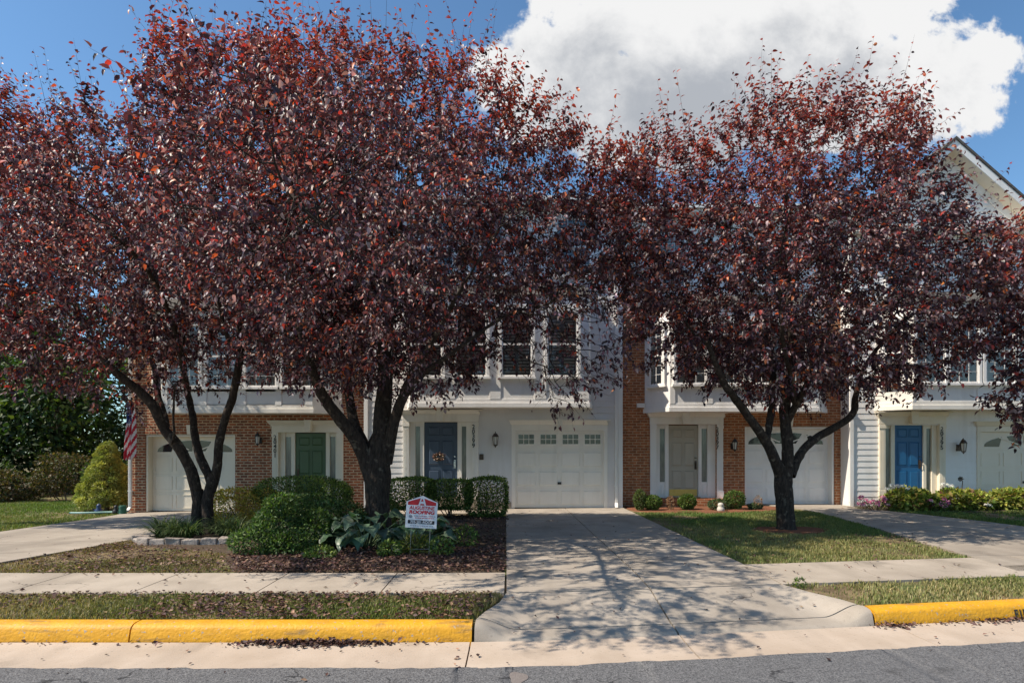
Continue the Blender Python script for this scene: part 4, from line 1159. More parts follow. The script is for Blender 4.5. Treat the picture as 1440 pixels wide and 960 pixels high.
    t = t*(1-red[:, None]*.8)+pick([(.40,.060,.030),(.48,.14,.040),(.32,.060,.045)], [3, 3, 3], n_, rng)*red[:, None]*.8
    leaves('crown', P, D, N, L, W, t, K['plumleaf'], root, full=True, fold=.48, droop=.34)
    print('plum', seed, 'nodes', n, 'tips', len(tips), 'leaves', n_)
    return root
def limb(Y, pts, dY=None):
    """polyline surveyed from the photograph: (column, row, radius, depth offset)"""
    P = [(PX(p[0], Y+p[3]), Y+p[3], PZ(p[1], Y+p[3])) for p in pts]
    return P, [p[2] for p in pts]
Y1 = 10.6
b1 = (PX(284,Y1), Y1, gz(PX(284,Y1), Y1))
plum_tree('purple-leaf plum tree at left, forked low above a stone-edged bed of strappy leaves', b1, [
    limb(Y1, [(276,758,.165,0),(277,735,.125,0),(279,705,.12,0),(277,688,.125,0)]),
    limb(Y1, [(297,758,.15,0),(294,735,.12,0),(291,705,.12,0),(296,680,.12,0),(299,664,.095,0)]),
    limb(Y1, [(280,712,.115,0),(276,690,.12,0),(266,655,.115,-.1),(248,622,.11,-.25),(231,602,.105,-.35),(216,572,.10,-.5),(196,550,.09,-.6),(170,530,.08,-.8),(140,500,.06,-1.0)]),
    limb(Y1, [(234,610,.07,-.3),(232,585,.075,0),(222,555,.07,.2),(218,525,.06,.3),(205,480,.05,.5)]),
    limb(Y1, [(296,684,.095,0),(292,668,.092,.1),(280,640,.085,.25),(273,610,.085,.4),(271,585,.08,.5),(262,548,.07,.7),(255,500,.055,.9),(262,430,.04,1.1)]),
    limb(Y1, [(296,690,.10,0),(302,668,.095,0),(306,640,.09,-.05),(309,615,.085,-.1),(317,585,.085,-.15),(328,555,.08,-.2),(334,525,.08,-.25),(338,495,.085,-.3),(337,460,.065,-.3),(342,410,.05,-.2),(340,340,.035,0)]),
    limb(Y1, [(338,500,.05,-.3),(322,480,.045,-.5),(312,440,.04,-.7),(300,380,.03,-.8)]),
    limb(Y1, [(262,548,.07,.7),(250,480,.05,-.6),(230,420,.04,-1.9),(200,370,.03,-3.0),(160,330,.022,-3.6)]),
    limb(Y1, [(242,625,.03,-.28),(245,610,.025,-.5),(243,570,.02,-.6),(246,540,.016,-.6)]),
    ], [(-5.7,10.6,5.2,3.1,2.6,2.35),(-4.95,10.5,7.2,1.8,1.9,1.55),(-8.0,10.4,4.2,1.6,1.8,1.6),(-6.9,10.6,6.1,1.5,1.6,1.4),(-4.4,11,6.3,1.9,1.8,1.7),(-7.0,10.2,3.3,1.2,1.3,.8),(-5.0,6.9,4.3,1.3,1.3,.85)], 101, 4900, sparse=(((-4.5,10,3.1,1.1,2.2,.95),.28),((-5.6,10,2.6,2,2.5,.7),.4)))
Y2 = 9.5
b2 = (PX(533,Y2), Y2, gz(PX(533,Y2), Y2))
plum_tree('large purple-leaf plum tree with thick dark trunk rising from the hostas, centre', b2, [
    limb(Y2, [(532,764,.34,0),(533,740,.275,0),(531,705,.265,0),(531,670,.285,0),(530,640,.27,0),(537,612,.20,0)]),
    limb(Y2, [(524,672,.20,0),(512,640,.165,-.1),(497,612,.135,-.25),(478,588,.125,-.4),(462,566,.115,-.55),(450,545,.10,-.7),(436,510,.085,-.9),(420,460,.06,-1.1)]),
    limb(Y2, [(522,660,.17,0),(512,628,.13,.1),(500,600,.12,.25),(493,572,.11,.35),(490,545,.095,.5),(484,500,.075,.7),(470,440,.055,.9),(470,340,.035,1.0)]),
    limb(Y2, [(535,655,.21,0),(538,615,.20,0),(538,580,.19,.1),(541,540,.17,.2),(540,495,.15,.3),(548,440,.11,.3),(556,370,.08,.2),(566,290,.05,.1),(580,210,.035,0)]),
    limb(Y2, [(541,650,.17,0),(548,622,.13,-.05),(553,598,.115,-.1),(561,572,.11,-.15),(569,552,.105,-.2),(578,528,.085,-.3),(596,498,.065,-.5),(622,455,.05,-.8),(650,400,.035,-1.1)]),
    limb(Y2, [(569,556,.08,-.2),(584,538,.07,-.3),(601,521,.06,-.4),(630,500,.05,-.5),(670,470,.04,-.4),(720,440,.03,-.2),(770,430,.022,0)]),
    limb(Y2, [(538,520,.09,.25),(528,470,.07,-.3),(515,410,.055,-1.2),(490,350,.042,-2.2),(460,320,.034,-3.2),(420,290,.024,-4.2)]),
    ], [(-1.65,9.6,4.7,2.95,2.9,2.0),(-1.6,9.5,6.2,2.0,2.1,1.5),(-2.95,9.7,6.75,1.6,1.7,1.45),(.15,9.5,6.1,1.05,1.3,1.0),(1.0,9.4,3.6,1.0,1.3,1.25),(-2.3,7.2,4.5,1.8,1.7,1.35),(-1.95,5.2,3.95,1.5,1.4,1.0),(-2.9,8.2,3.3,1.0,1.1,.75),(1.45,9.5,5.1,1.0,1.2,1.45)], 202, 6500, slim=.77, sparse=(((.95,9.3,3.2,1.9,2.6,1.25),.32),((-.3,9.5,2.9,1.4,2.2,.75),.4)))
Y3 = 10.8
b3 = (PX(1105,Y3), Y3, gz(PX(1105,Y3), Y3))
plum_tree('purple-leaf plum tree at right with widely spread limbs, standing in a ring of red mulch', b3, [
    limb(Y3, [(1106,748,.26,0),(1106,738,.225,0),(1104,705,.20,0),(1101,678,.215,0),(1104,655,.185,0)]),
    limb(Y3, [(1099,672,.16,0),(1090,648,.13,-.1),(1078,622,.115,-.2),(1064,602,.105,-.35),(1048,580,.095,-.45),(1033,560,.085,-.6),(1020,543,.08,-.75),(1010,520,.065,-.9),(995,480,.05,-1.1)]),
    limb(Y3, [(1078,624,.07,-.2),(1082,598,.085,0),(1085,572,.085,.2),(1086,540,.08,.4),(1087,510,.07,.6),(1070,450,.05,.9),(1050,380,.035,1.1)]),
    limb(Y3, [(1106,665,.15,0),(1107,630,.135,0),(1105,600,.13,.05),(1104,575,.13,.1),(1108,545,.12,.1),(1112,515,.10,.1),(1114,470,.085,0),(1108,400,.06,-.2),(1104,320,.045,-.3),(1110,230,.03,-.2)]),
    limb(Y3, [(1109,592,.07,.05),(1118,572,.078,-.1),(1127,556,.075,-.2),(1136,538,.07,-.35),(1148,505,.06,-.5),(1165,460,.045,-.7),(1180,390,.03,-.9)]),
    limb(Y3, [(1111,668,.13,0),(1121,645,.105,.1),(1133,628,.10,.2),(1150,614,.098,.3),(1168,604,.095,.35),(1188,592,.09,.4),(1201,578,.085,.5),(1204,556,.07,.6),(1215,520,.055,.7),(1250,470,.045,.6),(1300,430,.03,.4)]),
    limb(Y3, [(1118,570,.05,-.1),(1112,530,.05,-.9),(1100,470,.04,-1.5),(1095,400,.03,-1.8)]),
    ], [(5.4,10.8,4.75,3.3,2.8,2.0),(5.3,10.8,6.3,2.4,2.1,1.45),(2.8,10.7,5.8,1.4,1.5,1.5),(7.35,10.8,3.95,1.3,1.5,1.2),(3.3,10.6,4.1,1.2,1.3,1.0)], 303, 5000, slim=.78, redz=6.4)
b0 = (-13.2, 12.6, gz(-13.2, 12.6))
plum_tree('tall purple-leaf plum tree cut off by the left edge of the photo', b0, [
    ([(b0[0],b0[1],b0[2]-.1),(b0[0]+.05,b0[1],1.2),(b0[0]+.15,b0[1],2.4),(b0[0]+.5,b0[1]-.2,4),(-12.1,12.4,6),(-11.8,12.4,8)], [.24,.19,.17,.12,.07,.035]),
    ([(b0[0]+.1,b0[1],1.8),(b0[0]-.5,b0[1]+.2,3.2),(b0[0]-1,b0[1]+.3,5)], [.13,.10,.05]),
    ([(b0[0]+.12,b0[1],2.2),(-12.2,12.3,4.1),(-11.0,12.0,5.4)], [.12,.09,.05])],
    [(-11.6,12.5,6.5,1.75,2.2,2.2),(-11.7,12.5,8.4,1.05,1.4,1.2),(-13.3,12.6,6.6,1.8,2,2.4)], 404, 2300, sides=10, leaf=.095)
b4 = (11.7, 10.4, gz(11.7, 10.4))
plum_tree('purple-leaf plum tree cut off by the right edge of the photo', b4, [
    ([(b4[0],b4[1],b4[2]-.1),(b4[0]-.02,b4[1],1.0),(b4[0]+.05,b4[1],2.0),(b4[0]+.1,b4[1],3.6),(11.5,10.4,5.4)], [.22,.18,.16,.11,.05]),
    ([(b4[0],b4[1],1.5),(11.0,10.2,2.4),(10.2,10.0,3.2),(9.6,9.9,3.7)], [.12,.10,.07,.04])],
    [(10.6,10.3,4.5,1.9,1.9,1.6),(9.55,10.1,2.75,.75,.9,.85),(12,10.4,5.2,1.7,1.8,1.9)], 505, 2000, sides=10, redz=4.6, leaf=.092)

def shape_pts(E, n, rng, seed, boxy=2.0, fill=.25, lump=.12, lk=4.0, bottom=None):
    """points near the skin of a union of (super)ellipsoids"""
    E = np.array(E, float); vol = (E[:, 3]*E[:, 4]+E[:, 3]*E[:, 5]+E[:, 4]*E[:, 5]); w = vol/vol.sum()
    pick_ = rng.choice(len(E), n*2, p=w); d = nrm(rng.normal(size=(n*2, 3)))
    sup = (np.abs(d)**boxy).sum(-1)**(-1/boxy)
    e = E[pick_]; u_ = d*sup[:, None]
    rad = np.where(rng.random(n*2) < fill, rng.uniform(.35, .9, n*2), rng.uniform(.88, 1.04, n*2))
    p = e[:, :3]+u_*e[:, 3:]*rad[:, None]
    p = p+d*(lump*wobble(p, lk, seed)*e[:, 3:].min(1))[:, None]
    # drop points buried deep inside another lobe
    inside = np.zeros(len(p), int)
    for q in E: inside += ((np.abs((p-q[:3])/q[3:])**boxy).sum(-1) < .55)
    k = (inside == 0) | (rng.random(len(p)) < .15)
    if bottom is not None: k &= p[:, 2] > bottom
    return p[k][:n], d[k][:n]
def shrub(name, label, cat, base, E, n, leaf, pal, wts, seed, group=None, boxy=2.0, lump=.12, lk=4.0, stems=6, asp=.5, fill=.3, bark='bark2', upb=.5, m='greenleaf', stem_r=.014, bottom=None, jit=.3, part='foliage'):
    rng = np.random.default_rng(seed)
    root = thing(name, label, cat, base, group)
    if bottom is None: bottom = base[2]-.02
    p, d = shape_pts(E, n, rng, seed, boxy, fill, lump, lk, bottom)
    D = nrm(d+rng.normal(size=d.shape)*.7+np.array([0, 0, .15])); N = nrm(d*.6+np.array([0, 0, upb])+rng.normal(size=d.shape)*.45)
    L = leaf*rng.uniform(.65, 1.25, len(p)); t = pick(pal, wts, len(p), rng, jit)
    leaves(part, p, D, N, L, L*asp*rng.uniform(.85, 1.15, len(p)), t, K[m], root)
    if stems:
        mb = MB(); Ea = np.array(E)
        for i in range(stems):
            e = Ea[rng.integers(len(Ea))]; tgt = e[:3]+rng.uniform(-.6, .6, 3)*e[3:]
            b_ = np.array([base[0]+(tgt[0]-base[0])*.35+rng.normal()*.04, base[1]+(tgt[1]-base[1])*.35, base[2]-.03])
            mid = b_*.5+tgt*.5+rng.normal(size=3)*.05
            mb.tube([b_, mid, tgt], [stem_r, stem_r*.75, stem_r*.3], 6)
        mb.build('stems' if stems > 1 else 'trunk', K[bark], root, smooth=True)
    return root
GREEN = [(.065,.11,.028),(.11,.165,.038),(.20,.25,.06),(.03,.055,.018)]
# clipped hedge in front of house B: three bushes grown together
hz = gz(-1.5, 13.5)
for (x0_, x1_, top, lb, sd_) in ((-2.95,-1.85,.97,'clipped green hedge shrub beside the plum trunk, left end of the row',611),(-1.98,-.98,.93,'clipped green hedge shrub in the middle of the row, twiggy underneath',612),(-1.08,-.12,.98,'clipped green hedge shrub at the driveway end of the row',613)):
    xm = (x0_+x1_)/2; lo_ = hz+(.22 if sd_ != 613 else .06)
    shrub('hedge_shrub', lb, 'shrub', (xm,13.5,hz), [(xm,13.5,(lo_+top)/2,(x1_-x0_)/2,.46,(top-lo_)/2)], 7500, .052, GREEN, [3,4,3,2], sd_, 'clipped hedge shrubs beside the middle driveway', boxy=5, lump=.10, lk=7, stems=9, asp=.55)
shrub('rounded_shrub', 'wide round-topped clipped green shrub in front of the green door', 'shrub', (-4.85,13.1,gz(-4.85,13.1)), [(-4.85,13.1,.66,1.05,.7,.36),(-4.5,13.0,.62,.8,.6,.30)], 13000, .05, GREEN, [3,5,3,1], 621, boxy=2.6, lump=.08, lk=6, stems=14, bottom=.30)
shrub('yellow_shrub', 'yellowing bushy shrub beside the cream garage door', 'shrub', (-6.15,13.0,gz(-6.15,13)), [(-6.15,12.6,.40,.66,.55,.46),(-5.75,13.1,.40,.45,.45,.36),(-6.5,13,.28,.3,.4,.3)], 8000, .055, [(.44,.33,.06),(.55,.43,.09),(.30,.28,.07),(.40,.22,.07)], [4,3,3,2], 622, lump=.25, lk=6, stems=10)
shrub('dark_shrub', 'dark green spreading shrub nearest the sidewalk', 'shrub', (-3.35,8.4,gz(-3.35,8.4)), [(-3.5,8.6,.52,.42,.42,.32),(-3.05,8.7,.42,.38,.42,.28),(-3.65,8.2,.34,.36,.3,.20),(-3.2,8.2,.30,.36,.3,.18),(-3.45,8.5,.82,.25,.25,.16)], 11000, .055, [(.055,.10,.028),(.09,.15,.038),(.028,.05,.018),(.15,.21,.055)], [4,3,2,1], 623, lump=.42, lk=5, stems=10, asp=.45)
shrub('dark_shrub', 'low mottled green shrub between the dark spreading shrub and the hostas', 'shrub', (-2.95,9.5,gz(-2.95,9.5)), [(-2.95,9.5,.48,.55,.45,.34),(-2.6,9.35,.38,.35,.35,.25),(-3.4,9.8,.6,.45,.4,.3)], 9000, .05, [(.06,.11,.032),(.10,.15,.045),(.03,.055,.02),(.17,.21,.08)], [4,4,2,1], 624, lump=.28, lk=6, stems=8)
shrub('groundcover_clump', 'small green clump on the mulch close to the sidewalk', 'plant', (-2.62,7.75,gz(-2.62,7.75)), [(-2.62,7.75,.22,.20,.16,.10)], 700, .05, GREEN, [2,4,2,1], 625, stems=0)
shrub('groundcover_clump', 'yellow-green grassy clump at the feet of the yard sign', 'plant', (-1.38,8.1,gz(-1.38,8.1)), [(-1.38,8.1,.27,.20,.14,.14)], 700, .075, [(.12,.15,.03),(.18,.18,.04),(.06,.09,.02)], [3,2,2], 626, stems=0, asp=.25)
for (x, y, r, s, lb) in ((3.10,6.14,.06,631,'little weed tuft in the corner of the right grass strip'),(-1.0,8.0,.16,627,'low leafy weed right of the yard sign legs'),(-.75,8.9,.20,628,'leafy weed on the shaded mulch by the driveway edge'),(-1.7,7.9,.14,629,'sprig of weeds on the mulch under the hosta'),(-2.75,12.0,.35,630,'yellow-green bush half hidden behind the plum trunk')):
    shrub('groundcover_clump', lb, 'plant', (x,y,gz(x,y)), [(x,y,gz(x,y)+r*.7,r,r*.8,r*.8 if r<.3 else .38)], (120 if r<.1 else 450) if r<.3 else 2500, .03 if r<.1 else .055, GREEN if r<.3 else [(.10,.14,.03),(.15,.17,.04),(.06,.09,.02)], [3,4,2,1][:4 if r<.3 else 3], s, stems=0 if r<.3 else 5)
# small shrubs along house C
for (px, w, top, s, lb, kind) in ((900,.16,689,641,'upright feathery green shrub at the left end of the red mulch',0),(917,.24,697,642,'small round bright green shrub beside the upright one',1),(966,.22,695,643,'small round green shrub in front of the brass kick plate',1),(1033,.26,691,644,'leafy green shrub right of the tan door',1),(1012,.28,703,645,'low spreading grey-green plant behind the pale stone',2),(1062,.16,709,646,'low green plant at the right end of the red mulch',2)):
    y = 15.0; x = PX(px, y); z0 = gz(x, y); z1 = PZ(top, y)
    shrub('small_shrub', lb, 'shrub', (x,y,z0), [(x,y,(z0+z1)/2+.01,w,w*.9,(z1-z0)/2)], [1500,2200,900][kind], [.05,.05,.06][kind], [[(.07,.10,.025),(.10,.13,.04)],[(.07,.12,.025),(.12,.17,.035),(.04,.07,.02)],[(.05,.08,.04),(.08,.11,.05)]][kind], [[1,1],[2,2,1],[1,1]][kind], s, 'little shrubs in the red mulch bed', stems=4, stem_r=.006, lump=.15, lk=9)
for (px, top, s, lb) in ((943,697,651,'dried brown flower stalks left of the brass kick plate'),(1066,697,652,'dried tan seed stalk at the right end of the red mulch')):
    y = 14.95; x = PX(px, y); z0 = gz(x, y); z1 = PZ(top, y)
    shrub('dried_stalks', lb, 'plant', (x,y,z0), [(x,y,(z0+z1)/2,.09,.09,(z1-z0)/2)], 350, .04, [(.30,.18,.09),(.22,.12,.06)], [1,1], s, stems=7, stem_r=.005, m='dead', asp=.35)
# flower border in front of house D
HYD = [(.22,.25,.045),(.30,.30,.065),(.13,.17,.035),(.32,.22,.07),(.17,.10,.05)]
for (a, b_, top, s, lb) in ((1246,1312,689,661,'yellow-green leafy hydrangea under the bright blue door'),(1316,1386,690,662,'yellow-green hydrangea between the blue door and the cream garage'),(1391,1468,687,663,'yellow-green hydrangea in front of the cream garage, cut off by the right edge')):
    y = 14.7; x0_, x1_ = PX(a, y), PX(b_, y); xm = (x0_+x1_)/2; z0 = gz(xm, y); z1 = PZ(top, y)
    shrub('hydrangea', lb, 'plant', (xm,y,z0), [(xm,y,(z0+z1)/2,(x1_-x0_)/2,.45,(z1-z0)/2),(xm-.2,y-.1,z0+.22,(x1_-x0_)*.36,.4,.24),(xm+.2,y-.1,z0+.2,(x1_-x0_)*.36,.4,.22)], 2600, .115, HYD, [4,3,3,1,1], s, 'hydrangeas in the border', lump=.2, lk=5, stems=8, asp=.62, upb=.9)
def flower_heads(name, label, base, spots, pal, wts, seed, r=.07, n=60, pet=.035, group=None, stalk=False):
    rng = np.random.default_rng(seed); root = thing(name, label, 'flowers', base, group)
    Pp = []; Dd = []
    for (x, y, z) in spots:
        d = nrm(rng.normal(size=(n, 3))); d[:, 2] = np.abs(d[:, 2])*.9
        Pp.append(np.array([x, y, z])+d*r*rng.uniform(.6, 1, (n, 1))); Dd.append(d)
    Pp = np.concatenate(Pp); Dd = np.concatenate(Dd)
    D = nrm(np.cross(Dd, rng.normal(size=Dd.shape))); L = pet*rng.uniform(.7, 1.2, len(Pp))
    tt = pick(pal, wts, len(Pp), rng, .12)
    cuts = [(i*n, (i+1)*n) for i in range(len(spots))] if len(spots) < 8 else [(0, len(Pp))]
    for (i0, i1) in cuts: leaves('bloom' if len(cuts) > 1 else 'blooms', Pp[i0:i1], D[i0:i1], Dd[i0:i1], L[i0:i1], L[i0:i1]*.8, tt[i0:i1], K['petal'], root, droop=.05, fold=.1)
    mb = MB()
    for (x, y, z) in spots: mb.tube([(base[0]+.3*(x-base[0]), y+.03, base[2]-.01), (x, y, z)], .006, 5)
    mb.build('stems', K['bark2'], root)
    return root
Wp = [(.78,.78,.74),(.70,.72,.62)]
y = 14.55
def at(px, py, y): return (PX(px, y), y, PZ(py, y))
flower_heads('white_blooms', 'white hydrangea blooms above the first bush under the blue door', (PX(1262,y),y,gz(PX(1262,y),y)), [at(1248,688,y),at(1254,683,y),at(1262,684,y),at(1269,684,y),at(1277,688,y)], Wp, [2,1], 671, group='white hydrangea blooms')
flower_heads('white_blooms', 'white blooms on the hydrangea beside the cream garage', (PX(1332,y),y,gz(PX(1332,y),y)), [at(1326,682,y),at(1332,682,y),at(1338,684,y)], Wp, [2,1], 672, group='white hydrangea blooms')
flower_heads('white_blooms', 'low white blooms between the two right-hand hydrangeas', (PX(1389,14.2),14.2,gz(PX(1389,14.2),14.2)), [at(1387,709,14.2),at(1391,711,14.2)], Wp, [2,1], 673, group='white hydrangea blooms')
PK = [(.78,.20,.42),(.80,.42,.50),(.66,.12,.34),(.74,.54,.46)]
rq = np.random.default_rng(9)
def pinkrow(label, a, b_, yy, n, seed, top):
    sp = [at(rq.uniform(a, b_), rq.uniform(top, top+12), yy+rq.uniform(-.2, .2)) for _ in range(n)]
    xm = PX((a+b_)/2, yy); rt = flower_heads('pink_flowers', label, (xm,yy,gz(xm,yy)), sp, PK, [3,3,2,2], seed, r=.07, n=30, pet=.045, group='pink flowers along the border')
    rng = np.random.default_rng(seed+1); p = np.array(sp)[rng.integers(0, n, 500)]+rng.normal(size=(500, 3))*np.array([.08,.08,.05])-np.array([0,0,.06])
    D = nrm(rng.normal(size=p.shape)); L = rng.uniform(.03, .06, 500); leaves('foliage', p, D, nrm(np.array([0,0,1.])+rng.normal(size=p.shape)*.5), L, L*.5, pick(GREEN, [3,4,2,1], 500, rng), K['greenleaf'], rt)
pinkrow('pink flowers at the corner of the right driveway', 1208, 1254, 14.6, 24, 681, 699)
pinkrow('pink flowers between the two left hydrangeas', 1308, 1336, 14.25, 11, 683, 702)
# hostas: big quilted leaves on arching stalks
def hosta(label, base, n, size, seed, spread):
    rng = np.random.default_rng(seed); root = thing('hosta', label, 'plant', base, 'hostas round the centre plum tree')
    V = []; Fq = []; T = []; mb = MB(); nu, nv = 7, 5
    for i in range(n):
        az = rng.uniform(0, 6.283); t = math.sqrt(rng.random()); el = 1.35-1.0*t+rng.normal()*.1
        d = np.array([math.cos(az), math.sin(az), 0]); ln = size*rng.uniform(.8, 1.25); stalk = spread*rng.uniform(.7, 1.1)
        b_ = np.array(base)+d*.06
        tip = b_+d*stalk*math.cos(el)+np.array([0, 0, stalk*math.sin(el)])
        mb.tube([b_, b_*.45+tip*.55+np.array([0, 0, .05]), tip], [.010, .008, .006], 5)
        side = np.array([-d[1], d[0], 0]); roll = rng.normal()*.25; pit = el*.55-.35; col = pick([(.095,.15,.095),(.14,.20,.13),(.065,.11,.06)], [3,2,2], 1, rng, .15)[0]
        b0 = len(V)
        for a in range(nu+1):
            s = a/nu; wd = (math.sin(math.pi*min(1, s*.93+.07)**.72))*.40*ln; ang = pit-s*1.25
            cx = sum(math.cos(pit-(k/nu)*1.25)*ln/nu for k in range(a)); cz = sum(math.sin(pit-(k/nu)*1.25)*ln/nu for k in range(a))
            for b in range(nv):
                q = (b/(nv-1)-.5)*2
                p = tip+d*cx+side*q*wd+np.array([0, 0, cz+abs(q)*wd*.30+.012*math.sin(q*9+a*2)+roll*q*wd])
                V.append(p); T.append(col)
        for a in range(nu):
            for b in range(nv-1):
                k = b0+a*nv+b; Fq.append([k, k+1, k+nv+1, k+nv])
    arr_mesh('foliage', np.array(V), np.array(Fq), K['hosta'], root, np.array(T), smooth=True)
    mb.build('stems', K['greenplastic'] if False else mat('hosta_stalk', (.10,.15,.07), (.14,.19,.09), 8, .5), root)
hosta('big blue-green hosta in front of the thick plum trunk', (-2.25,8.75,gz(-2.25,8.75)), 60, .25, 701, .55)
hosta('smaller blue-green hosta behind the yard sign', (-1.45,8.75,gz(-1.45,8.75)), 34, .24, 702, .46)
# strappy clumps round the left plum
def strappy(label, x, y, n, L, seed):
    rng = np.random.default_rng(seed); z = gz(x, y); root = thing('strappy_plant', label, 'plant', (x,y,z), 'strappy clumps round the left plum tree')
    V = []; Fq = []; T = []
    for i in range(n):
        az = rng.uniform(0, 6.283); d = np.array([math.cos(az), math.sin(az), 0]); side = np.array([-d[1], d[0], 0]); l = L*rng.uniform(.7, 1.15); el = rng.uniform(.7, 1.35)
        p = np.array([x, y, z])+d*rng.uniform(0, .07); w = rng.uniform(.006, .010); col = pick([(.10,.15,.06),(.17,.22,.09),(.06,.10,.035)], [3,2,2], 1, rng, .2)[0]; b0 = len(V)
        for k in range(6):
            s = k/5; a = el-s*s*2.1; ww = w*(1-s**2.5*.95)
            V += [p-side*ww, p+side*ww]; T += [col, col]; p = p+(d*math.cos(a)+np.array([0,0,math.sin(a)]))*l/5
        for k in range(5): q = b0+2*k; Fq.append([q, q+1, q+3, q+2])
    arr_mesh('foliage', np.array(V), np.array(Fq), K['grass'], root, np.array(T))
for i, (x, y, n, lb) in enumerate(((-5.95,10.0,170,'strappy dark green clump left of the low-forked plum trunk'),(-5.55,9.7,200,'strappy dark green clump directly in front of the low-forked plum trunk'),(-6.25,10.15,120,'small strappy clump at the left end of the stone edging'),(-5.1,10.1,190,'strappy dark green clump right of the low-forked plum trunk'),(-4.75,9.85,150,'strappy clump between the left plum trunk and the dark shrub'))):
    strappy(lb, x, y, int(n*1.3), .56, 720+i)
# stone edging round the left plum
stones = [(-6.35,9.75,.35),(-6.22,9.5,-.7),(-6.0,9.33,-.35),(-5.74,9.26,-.05),(-5.47,9.24,0),(-5.20,9.25,.03),(-4.93,9.28,.08),(-4.66,9.33,.1)]
for i, (x, y, a) in enumerate(stones):
    rng = np.random.default_rng(800+i); z = gz(x, y); L, D_, H_ = .13, .07, .095+rng.uniform(-.015,.01)
    U = np.array([math.cos(a), math.sin(a), 0]); Vv = np.array([-U[1], U[0], 0]); mb = MB()
    mb.obox((x,y,z-.03), U, Vv, (0,0,1), -L, L, -D_, D_, 0, H_+.03)
    mb.v = [tuple(np.array(p)+rng.normal(size=3)*.012) for p in mb.v]
    o = mb.build('edging_stone', K['stone'], bevel=.018, org=(x,y,z))
    names = ['end stone of the edging nearest the left driveway','corner stone of the edging, left of the front row','weathered edging stone at the left of the front row','second edging stone from the front corner','middle edging stone of the front row','edging stone just right of the middle of the row','edging stone second from the shrub end','edging stone at the shrub end, half under leaves']
    setprops(o, 'weathered brown '+names[i], 'stone', 'edging stones round the left plum tree')
# dwarf conifer
def conifer():
    rng = np.random.default_rng(33); bx, by = -12.25, 17.2; bz = gz(bx, by); H_ = 2.15; Rm = .78
    root = thing('dwarf_conifer', 'cone-shaped yellow-green dwarf conifer at the corner of the brick townhouse', 'conifer', (bx,by,bz))
    P = []; D = []; T = []
    for i in range(150):
        t = (i+.5)/150; t = 1-(1-t)**.62; az = i*2.4+rng.normal()*.25; rr = Rm*(1-t)**.8*rng.uniform(.72, 1.0)*(1 if t > .10 else .75+2.5*t)
        cl = np.array([bx+rr*math.cos(az), by+rr*math.sin(az), bz+.12+t*(H_-.25)]); r_ = rng.uniform(.13, .21)*(1-.4*t)
        n = 170; d = nrm(rng.normal(size=(n, 3))+np.array([math.cos(az)*.6, math.sin(az)*.6, .5]))
        P.append(cl+d*r_*rng.uniform(.75, 1, (n, 1))*np.array([1, 1, .62])); D.append(nrm(d+rng.normal(size=d.shape)*.35))
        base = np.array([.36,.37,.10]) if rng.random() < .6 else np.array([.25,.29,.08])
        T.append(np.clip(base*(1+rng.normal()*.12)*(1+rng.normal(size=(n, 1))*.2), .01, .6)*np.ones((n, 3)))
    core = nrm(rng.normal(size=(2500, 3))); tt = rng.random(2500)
    P.append(np.stack([bx+core[:, 0]*Rm*.62*(1-tt)**.8, by+core[:, 1]*Rm*.62*(1-tt)**.8, bz+.1+tt*(H_-.35)], -1)); D.append(core); T.append(np.tile(np.array([.07,.06,.025]), (2500, 1)))  # core needles coloured dark for the shade in gaps between clumps
    P = np.concatenate(P); D = np.concatenate(D); T = np.concatenate(T); n = len(P); L = rng.uniform(.05, .09, n)
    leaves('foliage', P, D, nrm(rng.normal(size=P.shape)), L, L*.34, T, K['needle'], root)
    mb = MB(); mb.tube([(bx,by,bz-.05),(bx,by,bz+H_*.8)], [.07,.02], 8); mb.build('trunk', K['bark2'], root)
conifer()
# the wood beyond the lawn: single trees
WOOD = [(.028,.060,.018),(.045,.085,.022),(.075,.12,.030),(.12,.15,.04),(.018,.036,.012)]
trees = [(-15.9,27,8.6,2.9,'full dark green tree just left of the brick townhouse roofline'),(-19.5,24.5,8.2,3.0,'broad dark green tree behind the dwarf conifer'),(-23.5,25.5,9.0,3.2,'tall dark green tree at the left edge of the wood'),(-28.0,26,9.2,3.4,'dark green tree beyond the left edge of the lawn'),(-17.8,33,10.5,3.4,'taller pale green tree rising behind the wood edge'),(-22.5,34,11,3.6,'tall green tree in the second row of the wood'),(-28.5,35,11.5,3.8,'tall green tree deep in the wood at left'),(-14.2,35,9.5,3.2,'green tree behind the brick townhouse corner'),(-33.5,33,11,4,'green tree at the far left end of the wood'),(-33,24,8.5,3.4,'green tree outside the left edge of the photo, in the front row'),(-38.5,26,9.5,3.6,'green tree outside the left edge, second from the front row'),(-40,34,11,4,'tall tree outside the left edge, in the back row'),(-46,30,10.5,4,'tree farthest to the left beyond the wood')]
